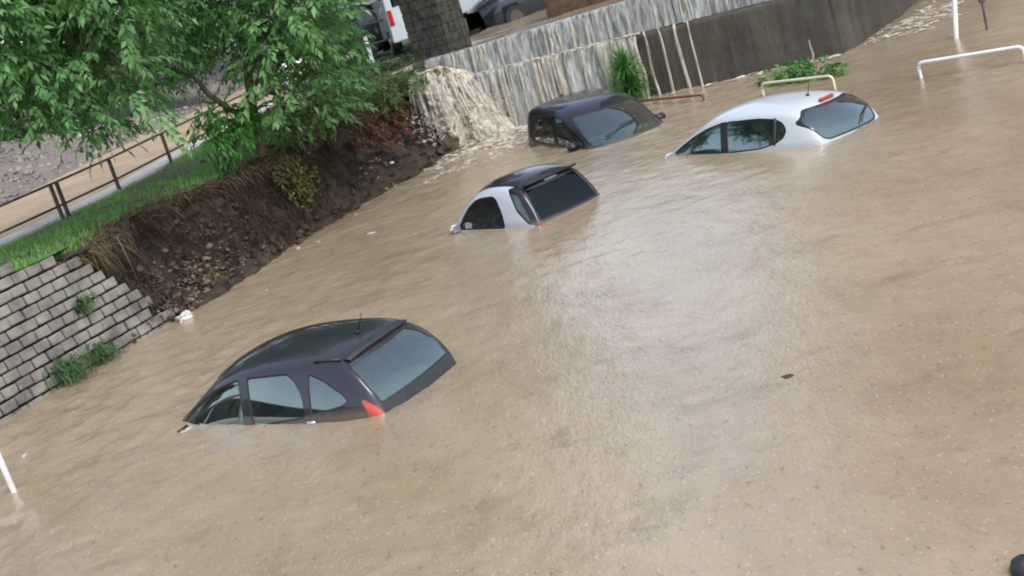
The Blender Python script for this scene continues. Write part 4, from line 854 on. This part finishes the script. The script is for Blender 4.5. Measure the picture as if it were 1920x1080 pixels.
V, Fc = blades(W(A, T, Zs), np.stack([rng.normal(0, .35, n), rng.normal(0, .35, n), np.ones(n)], 1), rng.uniform(.06, .19, n), rng.uniform(.008, .016, n), rng.uniform(.1, .5, n))
mesh('verge_grass', V, Fc, MAT['grass'], tag=('short bright green grass on the verge beside the path', 'grass', None, 'stuff'))
# dry straw overhanging the eroded edge, in tangled tufts
n = 19000; A = np.where(rng.uniform(0, 1, n) < .78, rng.uniform(-1.3, 4.4, n), rng.uniform(3, 9.5, n)); dn = fbm(np.stack([A*2.2, 0*A, 0*A], -1), 3, 161); k = dn + rng.uniform(-.6, .6, n) > -.1; A = A[k]; n = len(A)
T = bank_top_t(A) + rng.normal(.03, .17, n); tw = np.stack([A*3, T*3, 0*A], -1); D = np.stack([vnoise(tw, 163), vnoise(tw, 164), .3 + .5*vnoise(tw, 165)], -1)*1.1 + rng.normal(0, .38, (n, 3)) + np.append(-E2*.55, 0)
V, Fc = blades(W(A, T, TOPZ - .03 + rng.uniform(-.10, .03, n)), D, rng.uniform(.10, .40, n), rng.uniform(.006, .014, n), rng.uniform(.3, 1.2, n), 4)
mesh('dry_straw', V, Fc, MAT['straw'], tag=('dry straw tangled over the edge of the eroded bank', 'straw', None, 'stuff'))
n = 9000; A = np.where(rng.uniform(0, 1, n) < .3, rng.uniform(-.35, 3, n), rng.uniform(2.5, 9.9, n)); q = rng.uniform(.12, 1.0, n)**.75; T = bank_base_t(A) + (bank_top_t(A) - bank_base_t(A))*np.interp(q, [0, .35, .55, .8, 1], [0, .28, .55, .86, .8]) - .10; Zs = q*TOPZ
tw = np.stack([A*2.5, Zs*2.5, 0*A], -1); D = np.stack([vnoise(tw, 173), vnoise(tw, 174), .6*vnoise(tw, 175)], -1)*.9 + rng.normal(0, .4, (n, 3)) + np.append(-E2*.45, -.1)
V, Fc = blades(W(A, T, Zs), D, rng.uniform(.05, .24, n), rng.uniform(.004, .014, n), rng.uniform(.4, 1.4, n), 3)
mesh('hanging_roots', V, Fc, MAT['root'], tag=('dark roots and fibres hanging out of the eroded bank', 'roots', None, 'stuff'))

# weeds on the block wall
def weed(c, r, n, label, seed, mat='weedg', lmax=.22):
    gg = np.random.default_rng(seed); b = np.asarray(c, float); root = empty('wall_weed', b, label, 'weed', 'weeds growing on the block wall')
    d = unit(gg.normal(0, 1, (n, 3)) + np.array([0, 0, .35]) + np.append(-E2*.8, 0)); P = b + gg.normal(0, 1, (n, 3))*np.array([r, r, r*.45]); P = P - np.append(E2, 0)*np.abs(gg.normal(0, .04, (n, 1)))
    V, Fc = blades(P, d, gg.uniform(.08, lmax, n), gg.uniform(.010, .022, n), gg.uniform(.3, 1., n), 3, gg); f = mesh('leaves', V, Fc, MAT[mat], root); f.matrix_basis = at(b)
    m = MB()
    for _ in range(10): e = b + gg.normal(0, r, 3)*[1, 1, .5]; m.tube([b + np.append(E2*.06, 0), (b + e)/2, e], [.008, .006, .003], 4)
    o = m.obj('stems', MAT['root'], root); o.matrix_basis = at(b); return root
def wallpt(x, y, z):                        # a pixel on the battered wall face: search the height
    best = None
    for zz in np.linspace(.0, 1.6, 161):
        p = G(x, y, zz); s, t = ST(p); e = abs(t - wall_t(zz, s) + .03)
        if best is None or e < best[0]: best = (e, p)
    return best[1]
weed(wallpt(120, 690, 0), .15, 420, 'large green weed clump low on the block wall, left of the pair at the waterline', 31)
weed(wallpt(180, 660, 0), .13, 300, 'green weed clump low on the block wall near its waterline, right of the largest clump', 32)
weed(wallpt(150, 565, 0), .08, 130, 'small pale weed growing high in the block wall', 33, lmax=.16)

# spiky plant in front of the falls
yb = G(1192, 196, 0.) ; yr = empty('spiky_plant', yb, 'spiky green yucca-like plant standing in the flood before the falls', 'plant')
gg = np.random.default_rng(41); tp = [yb - [0, 0, .4], yb + [0, 0, .1], yb + [-.02, 0, .45], yb + [-.03, .02, .85]]
m = MB(); m.tube(tp, [.07, .06, .055, .04], 8); o = m.obj('stem', MAT['bark'], yr, True); o.matrix_basis = at(yb)
n = 520; q = gg.uniform(0, 1, n); az = gg.uniform(0, 2*np.pi, n); el = np.radians(gg.uniform(-15, 78, n)*(.45 + .55*q)); P = yb + np.stack([-.03*q, 0*q, .12 + .78*q], 1)
D = np.stack([np.cos(az)*np.cos(el), np.sin(az)*np.cos(el), np.sin(el)], 1)
V, Fc = blades(P, D, gg.uniform(.32, .62, n), gg.uniform(.02, .035, n), gg.uniform(.05, .45, n), 4, gg); o = mesh('leaves', V, Fc, MAT['leafb'], yr); o.matrix_basis = at(yb)
# drowned bush behind the white car
bb = G(1515, 150, 0.); spots = [(G(x, 148 - (x - 1515)*.13, 0.) + np.array([0, 0, z]), r) for x, z, r in ((1450, .05, .15), (1480, .09, .17), (1510, .14, .20), (1500, .26, .13), (1540, .10, .18), (1570, .07, .15))]
shrub('drowned_bush', spots, MAT['leafb'], 'bright green bush top sticking out of the flood behind the white car', dens=150, base=bb - [0, 0, .3], seed=44, nl=7, rl=.16, ll=.08, lw=.04, droop=.3)

# dark hedge and tall trees behind path and street (they also close the horizon)
def far_tree(name, base, h, r, mat, label, seed, n=48, group='tall trees behind the path'):
    gg = np.random.default_rng(seed); base = np.asarray(base, float); cl = []
    for k in range(n):
        d = unit(gg.normal(0, 1, 3)); q = gg.uniform(.2, 1)**.5; cl.append((base + np.array([0, 0, h*.6]) + d*q*np.array([r, r, h*.42]), gg.uniform(.7, 1.2), 1))
    tr = [base - [0, 0, .3], base + [.1, 0, h*.3], base + [-.05, .1, h*.6], base + [.1, .1, h*.9]]
    return tree(name, base, tr, cl, mat, label, rad=.16, dens=17, seed=seed, group=group, nl=7, rl=.6, ll=.30, lw=.15, droop=.3)
far = [(-16, 44, 15, 4.2, 'leafd', 'dark tall tree behind the gravel slope, leftmost in the back row'), (-10.5, 46, 16, 4.2, 'leafd', 'dark tall tree behind the gravel slope, second of the back row'), (-5.5, 44, 16, 3.8, 'leafd', 'dark tall tree behind the gravel slope, third of the back row'), (-21, 40, 14, 4, 'leafd', 'dark tree at the far left end of the back row, mostly outside the frame'), (-1.2, 50, 16, 3.6, 'leafd', 'dark tall tree behind the white van, rightmost of the back row')]
for k, (x, y, h, r, mt, lab) in enumerate(far): far_tree('tall_tree', (x, y, 2.2), h, r, MAT[mt], lab, 60 + k)
def hedge(p0, p1, h, w, label, seed):
    gg = np.random.default_rng(seed); p0, p1 = np.asarray(p0, float), np.asarray(p1, float); L_ = np.linalg.norm(p1 - p0); root = empty('hedge', p0, label, 'hedge'); n = int(L_*150)
    q = gg.uniform(0, 1, n)[:, None]; nrm = unit(np.cross(p1 - p0, [0, 0, 1.])); P = p0 + (p1 - p0)*q + nrm*gg.uniform(-w, w, (n, 1)) + np.array([0, 0, 1.])*gg.uniform(0, h, (n, 1))*(1 + .25*vnoise(np.concatenate([q*L_*.6, 0*q, 0*q], 1), seed))[:, None]
    V, Fc = sprays(P, unit(gg.normal(0, 1, (n, 3)) + [0, 0, .3]), 1, 7, .4, .2, .10, .3, gg); o = mesh('foliage', V, Fc, MAT['leafd'], root); o.matrix_basis = at(p0)
    m = MB()
    for k in np.linspace(.03, .97, int(L_)): b = p0 + (p1 - p0)*k; m.tube([b, b + [0, 0, h*.8]], [.05, .02], 5)
    o = m.obj('stems', MAT['bark'], root); o.matrix_basis = at(p0); return root
hedge((-20, 36, 2.3), (-6.2, 40.5, 2.3), 2.4, .7, 'dark green hedge along the top of the gravel slope', 71)

# ================================================================ FENCES, POSTS, FAR THINGS, SMALL THINGS
# low two-rail railing along the path
rl = empty('path_railing', W(2.6, 3.7, TOPZ), 'low brown metal railing with two rails along the sandy path', 'railing'); M0 = at(rl.location)
feet = [G(-70, 500, TOPZ), G(-5, 468, TOPZ), G(118, 410, TOPZ), G(225, 358, TOPZ), G(322, 306, TOPZ), G(405, 262, TOPZ), G(480, 222, TOPZ)]
RH = .60
for k, p in enumerate(feet):
    m = MB().box(p + np.array([0, 0, RH/2 - .05]), (.055, .055, RH + .10), rotz(BANK_YAW), .006)
    if k == 2: m.box(p + np.array([.075, .12, RH/2 - .05]), (.055, .055, RH + .10), rotz(BANK_YAW), .006)
    o = m.obj('post', MAT['railmetal'], rl); o.matrix_basis = M0
for h in (RH, RH*.36):
    for k in range(len(feet) - 1):
        a, b = feet[k] + [0, 0, h], feet[k+1] + [0, 0, h]; m = MB().tube([a + (b - a)*.005, b - (b - a)*.005], .020, 8); o = m.obj('rail', MAT['railmetal'], rl, True); o.matrix_basis = M0

# railing along the street beyond the bank, with a white end post
def st_pt(x, y, z=1.45): return G(x, y, z)
rp = [st_pt(620, 150), st_pt(698, 114), st_pt(803, 82)]
r2 = empty('street_railing', rp[1], 'dark railing with a white end post in front of the white van', 'railing'); M0 = at(r2.location)
o = MB().box(rp[1] + np.array([0, 0, .30]), (.09, .09, .74), rotz(.3), .01).obj('post', MAT['whitepaint'], r2); o.matrix_basis = M0; o['label'] = 'white end post'
o = MB().box(rp[2] + np.array([0, 0, .45]), (.07, .07, 1.0), rotz(.3), .01).obj('post', MAT['railmetal'], r2); o.matrix_basis = M0
mid = (rp[1]*.45 + rp[2]*.55); o = MB().box(mid + np.array([0, 0, .55]), (.07, .07, 1.3), rotz(.3), .01).obj('post', MAT['railmetal'], r2); o.matrix_basis = M0
for h in (.42, .95):
    o = MB().tube([rp[1] + [0, 0, h], rp[2] + [0, 0, h]], .03, 8).obj('rail', MAT['railmetal'], r2, True); o.matrix_basis = M0

# masonry pillar at the corner of the falls
pb = W(11.15, 1.05, 1.3) + np.array([.62, 0, 0]); pr = empty('stone_pillar', pb, 'broad dark stone pillar at the left end of the falls', 'pillar', rot=(0, 0, BANK_YAW - .15)); k0 = 0
stv = []
for k in range(5):
    bm = bmesh.new(); bmesh.ops.create_cube(bm, size=1); bmesh.ops.bevel(bm, geom=list(bm.edges), offset=.10, segments=2, affect='EDGES')
    for v in bm.verts: v.co += Vector(mnoise.noise_vector(v.co*2.4 + Vector((k*9, 3, 0))))*.09
    me = bpy.data.meshes.new('stone'); bm.to_mesh(me); bm.free(); me.materials.append(MAT['mossy']); stv.append(me)
PW = .86
mesh('core', *(lambda b: (np.concatenate(b.v), b.f))(MB().box((0, 0, 1.25), (PW - .10, PW - .10, 2.9))), MAT['mossy'], pr)
for row in range(13):
    z = row*.205 + .0
    for side in range(4):
        edges_ = np.sort(np.array([0, .24, .5, .76, 1.]) + np.append(np.append(0, np.random.default_rng(row*4 + side).uniform(-.07, .07, 3)), 0))
        for a, b in zip(edges_[:-1], edges_[1:]):
            o = bpy.data.objects.new('stone', stv[k0 % 5]); k0 += 1; scene.collection.objects.link(o); o.parent = pr
            c = Vector(((a + b)/2*PW - PW/2, -PW/2 + .03, z + .1)); R = Matrix.Rotation(side*math.pi/2, 4, 'Z')
            o.matrix_basis = R @ Matrix.LocRotScale(c, Matrix.Rotation(.04*math.sin(k0*3), 3, 'Y').to_quaternion(), Vector(((b - a)*PW + .01, .14, .215)))

# parked vehicles on the street behind
def van(base, yaw, label, mat, Ln=4.6, Wd=1.85, Ht=2.0):
    r = empty('parked_van', base, label, 'van', rot=(0, 0, yaw)); bm = bmesh.new()
    prof = [(-Ln/2, .35), (-Ln/2, Ht*.92), (-Ln/2 + .1, Ht), (Ln/2 - 1.45, Ht), (Ln/2 - .75, 1.15), (Ln/2 - .1, .95), (Ln/2, .75), (Ln/2, .35)]
    m = MB(); n = len(prof); V = [[x, s*Wd/2*(1 if z < 1.2 else .94), z] for s in (-1, 1) for x, z in prof]; m.add(V, [list(range(n))[::-1], list(range(n, 2*n))] + [[k, (k+1) % n, n + (k+1) % n, n + k] for k in range(n)])
    o = m.obj('body', mat, r); bv = o.modifiers.new('bevel', 'BEVEL'); bv.width = .05; bv.segments = 3
    for s in (-1, 1):
        for x0, x1 in ((-1.9, -.75), (-.6, .55), (.68, 1.35)):
            m = MB(); m.box(((x0 + x1)/2, s*(Wd/2*.94 + .006), 1.50), (x1 - x0, .02, .50), None, .01); m.obj('side_window', G_dark, r)
        for x in (-1.4, 1.45): w = MB(); w.tube([(x, s*(Wd/2 - .2), .33), (x, s*(Wd/2 + .01), .33)], .33, 20); t = w.obj('wheel', MAT['rubber'], r); MB().tube([(x, s*(Wd/2 + .0), .33), (x, s*(Wd/2 + .02), .33)], .20, 16).obj('rim', MAT['chrome'], t)
    MB().box((-Ln/2 - .004, 0, 1.5), (.02, 1.4, .5), None, .008).obj('rear_window', G_dark, r)
    for s in (-1, 1): MB().box((-Ln/2 - .004, s*.82, 1.0), (.03, .12, .4), None, .01).obj('tail_lamp', MAT['redlamp'], r)
    return r
vp = G(770, 97, 1.45); van(vp + np.array([.3, 2.1, -.02]), rd(97), 'white van parked behind the street railing', P_white)
def street_car(base, yaw, pm, label, kind='white'):
    r, S = build_car(kind, base, (yaw, 0, 0), 1.0, dict(paint=pm), [('side_window', 'side', [(1.02, .94), (.50, 1.20), (-.10, 1.36), (-.10, .94)], .05, .02, G_dark, (1.5, 6.5), True), ('side_window', 'side', [(-.20, 1.37), (-.20, .94), (-1.14, 1.02), (-1.31, 1.18), (-1.12, 1.335)], .06, .02, G_dark, (3.5, 8), True),
        ('rear_window', 'back', [(.44, 1.385), (.60, 1.24), (.5, .98), (-.5, .98), (-.60, 1.24), (-.44, 1.385)], .05, .028, G_dark, (6.2, 9.6), False), ('windscreen', 'front', [(.60, 1.02), (.52, 1.33), (-.52, 1.33), (-.60, 1.02)], .08, .02, G_dark, (1.6, 4.6), False)], [], label, seats=False, liner=False)
    for s in (-1, 1):
        for x in (-1.3, 1.2): w = MB(); w.tube([(x, s*.58, .30), (x, s*.80, .30)], .30, 20); t = w.obj('wheel', MAT['rubber'], r); MB().tube([(x, s*.795, .30), (x, s*.815, .30)], .19, 14).obj('rim', MAT['railmetal'], t)
    return r
nb_ = G(945, 42, 1.66); street_car(nb_ + np.array([1.1, 1.6, -.30]), rd(205), P_navy, 'dark navy car parked on the flooded street above the falls')
wv = G(893, 42, 1.66); van(wv + np.array([-.75, 2.0, -.03]), rd(100), 'white van on the flooded street, right of the stone pillar', P_white)
wc = G(566, 168, 1.45); wt = empty('white_item', wc, 'unidentified white rounded tank half hidden behind the tree on the bank', 'item')  # unidentified white thing glimpsed through the leaves, built as a rounded box
MB().box((0, 0, .42), (.80, .70, .78), rotz(.4), .12).obj('item_body', MAT['whitepaint'], wt, True); MB().tube([(0, 0, .80), (0, 0, .86)], .14, 16).obj('lid', MAT['whitepaint'], wt); MB().box((0, 0, .02), (.86, .76, .06), rotz(.4), .01).obj('base', MAT['railmetal'], wt)
dc = G(712, 104, 1.45); street_car(dc + np.array([-1.4, 1.3, 0]), rd(170), P_black, 'black car parked left of the white van')

# wall stub and bank on the far side of the street
ws_ = empty('street_wall', G(1035, 32, 1.7), 'dark brown low wall end at the top of the falls', 'wall'); b = ws_.location
o = MB().box(G(1035, 32, 1.7) + np.array([1.75, .30, .25]), (3.6, .4, 1.1), rotz(-.18), .02).obj('wall_body', MAT['clod'], ws_); o.matrix_basis = at(b)
o = MB().box(G(1035, 32, 1.7) + np.array([1.75, .30, .83]), (3.7, .5, .06), rotz(-.18), .01).obj('coping', MAT['concrete'], ws_); o.matrix_basis = at(b)

# hoop barriers standing in the flood
def hoop(a, b, za, zb, r, mat, label, cat='barrier', group=None, bend=.09, tilt=(0, 0)):
    a, b = np.asarray(a, float), np.asarray(b, float); root = empty('hoop_barrier', a, label, cat, group); d = unit(b - a); A1 = a + np.array([tilt[0], tilt[1], za]); B1 = b + np.array([tilt[0], tilt[1], zb]); P = [a - [0, 0, .9], a + (A1 - a)*(1 - bend/za)]
    for q in np.linspace(0, 1, 5): P.append((1-q)**2*(a + (A1 - a)*(1 - bend/za)) + 2*q*(1-q)*A1 + q*q*(A1 + d*bend))
    for q in np.linspace(0, 1, 5): P.append((1-q)**2*(B1 - d*bend) + 2*q*(1-q)*B1 + q*q*(b + (B1 - b)*(1 - bend/zb)))
    P.append(b - [0, 0, .9]); m = MB().tube(P, r, 10); o = m.obj('hoop', mat, root, True); o.matrix_basis = at(a)
    for e in (a, b): f = MB().box(e - np.array([0, 0, .9]), (.16, .16, .02)).obj('foot_plate', mat, root); f.matrix_basis = at(a)
    return root
hoop(G(1727, 147), G(1924, 117), .24, .24, .027, MAT['whitepaint'], 'white tubular hoop barrier at the upper right')
hoop(G(1432, 178), G(1566, 167), .20, .22, .022, MAT['creampaint'], 'cream tubular hoop barrier beside the green bush')
hoop(G(1200, 200), G(1320, 189), .11, .11, .022, MAT['rust'], 'rusty tubular hoop barrier beside the spiky plant', bend=.05)
lf = G(30, 922); hoop(lf, lf + np.array([-1.6, .9, 0]), .60, .60, .030, MAT['whitepaint'], 'white tubular hoop barrier at the left edge near the block wall', tilt=(-.03, .0))
wp = G(1793, 72); e = empty('white_pole', wp, 'leaning white pole standing in the flood at the top right', 'pole'); o = MB().tube([(-.12, 0, -1), (0, 0, 0), (.32, .05, 1.9)], .040, 10).obj('shaft', MAT['whitepaint'], e, True)
MB().tube([(.305, .05, 1.85), (.33, .05, 1.97)], [.05, .05], 10).obj('cap', MAT['black'], e, True)
dp = G(1851, 56); e = empty('grey_pole', dp, 'thin grey pole leaning left behind the white pole', 'pole'); MB().tube([(.1, 0, -1), (0, 0, 0), (.02, 0, 1.7)], .022, 8).obj('shaft', MAT['railmetal'], e, True)
MB().box((.0, -.02, .52), (.10, .06, .10), None, .01).obj('bracket', MAT['railmetal'], e)
bp = G(1922, 1072, .0); e = empty('black_shape', bp + np.array([0, 0, -.9]), 'unidentified black shape at the lower right edge, built as a round-topped post', 'post')  # what this black shape is stays unknown; modelled as a round-topped post
MB().tube([(0, 0, 0), (0, 0, .93), (0, 0, .97), (0, 0, .99)], [.075, .075, .06, .03], 16).obj('shaft', MAT['black'], e, True); MB().tube([(0, 0, -.02), (0, 0, .02)], .13, 16).obj('base', MAT['black'], e)

# floating and stranded litter
def blob(name, p, size, mat, label, cat, seed, group=None):
    bm = bmesh.new(); bmesh.ops.create_icosphere(bm, subdivisions=3, radius=1); g_ = random.Random(seed); off = Vector((seed*3.1, 0, 0))
    for v in bm.verts: v.co = v.co*(1 + .55*mnoise.noise(v.co*1.6 + off) + .25*mnoise.noise(v.co*4 + off)); v.co = Vector((v.co.x*size[0], v.co.y*size[1], v.co.z*size[2]))
    bmesh.ops.rotate(bm, verts=bm.verts, matrix=Matrix.Rotation(seed*.7, 3, 'Z')); me = bpy.data.meshes.new(name); bm.to_mesh(me); bm.free(); me.materials.append(mat)
    o = bpy.data.objects.new(name, me); scene.collection.objects.link(o); o.location = Vector([float(q) for q in p]); return props(o, label, cat, group)
blob('plastic_bag', G(348, 598) + [0, 0, .03], (.13, .07, .07), MAT['litter'], 'white crumpled plastic bag at the end of the block wall', 'bag', 1)
blob('debris_clump', G(842, 288) + [0, 0, .10], (.36, .26, .20), MAT['clod'], 'brown clump of debris standing before the torrent', 'debris', 2)
blob('debris_clump', G(820, 285) + [-.1, .1, .05], (.2, .2, .12), MAT['clod'], 'small brown debris left of the clump before the torrent', 'debris', 12)
blob('floating_leaves', G(1477, 706), (.055, .04, .012), MAT['clod'], 'small dark clot of leaves floating alone in open water', 'debris', 3)
fl = [(560, 466, .07, 'left of the tree vines'), (598, 455, .05, 'below the vines'), (697, 438, .09, 'in open water left of the two-seater car'), (735, 345, .06, 'against the bank before the rusty foliage'), (668, 402, .05, 'by the middle of the bank'), (424, 607, .03, 'in the water above the grey hatchback'), (780, 440, .03, 'just left of the two-seater car'), (500, 545, .03, 'near the slumped rubble'), (860, 320, .05, 'between the debris clump and the two-seater car'), (47, 855, .07, 'beside the white hoop at the left edge')]
for k, (x, y, s, w) in enumerate(fl): blob('litter', G(x, y) + [0, 0, .01], (s*.75, s*.4, s*.14), MAT['litter'], 'pale scrap of litter floating ' + w, 'litter', 20 + k, 'pale litter on the water')
for k, (x, y, z, s, w) in enumerate([(447, 298, 1.35, .07, 'on the bank edge left of the tree trunk'), (458, 230, 1.75, .07, 'caught beside the tree trunk'), (430, 512, .10, .06, 'on the slumped rubble'), (413, 485, .3, .05, 'on the dark soil above the rubble'), (735, 305, .5, .06, 'on the bank among rusty foliage'), (795, 265, .5, .06, 'on the bank near the torrent')]):
    p = G(x, y, z) if z > .2 else G(x, y, z)
    s_q, t_q = ST(p); blob('litter', p, (s*.7, s*.5, s*.4), MAT['litter'], 'white scrap of litter ' + w, 'litter', 40 + k, 'white litter on the bank')
blob('white_sack', G(8, 248, 2.2), (.32, .3, .22), MAT['litter'], 'white sack lying on the gravel slope at the left edge', 'sack', 50)
blob('white_sack', G(142, 240, 2.2), (.14, .14, .22), MAT['litter'], 'small pale sack on the gravel under the boughs', 'sack', 51)

# apartment block beyond the right-hand edge of the picture; the flood mirrors it
ab = empty('apartment_block', (19.5, 43, 1.4), 'plain brown apartment block beyond the right edge, mirrored in the flood', 'building', rot=(0, 0, -.12))
MB().box((0, 0, 9.5), (21, 11, 19)).obj('wall', MAT['facade'], ab); MB().box((0, 0, 19.2), (21.8, 11.8, .4)).obj('roof', MAT['concrete'], ab)
wm = MB().box((0, 0, 0), (1.3, .12, 1.5)).obj('window', MAT['black'], ab); wme = wm.data; first = True
for fl_ in range(6):
    for k in range(7):
        w = wm if first else bpy.data.objects.new('window', wme)
        if not first: scene.collection.objects.link(w); w.parent = ab
        first = False; w.location = (-9 + k*3, -5.52, 2 + fl_*3)
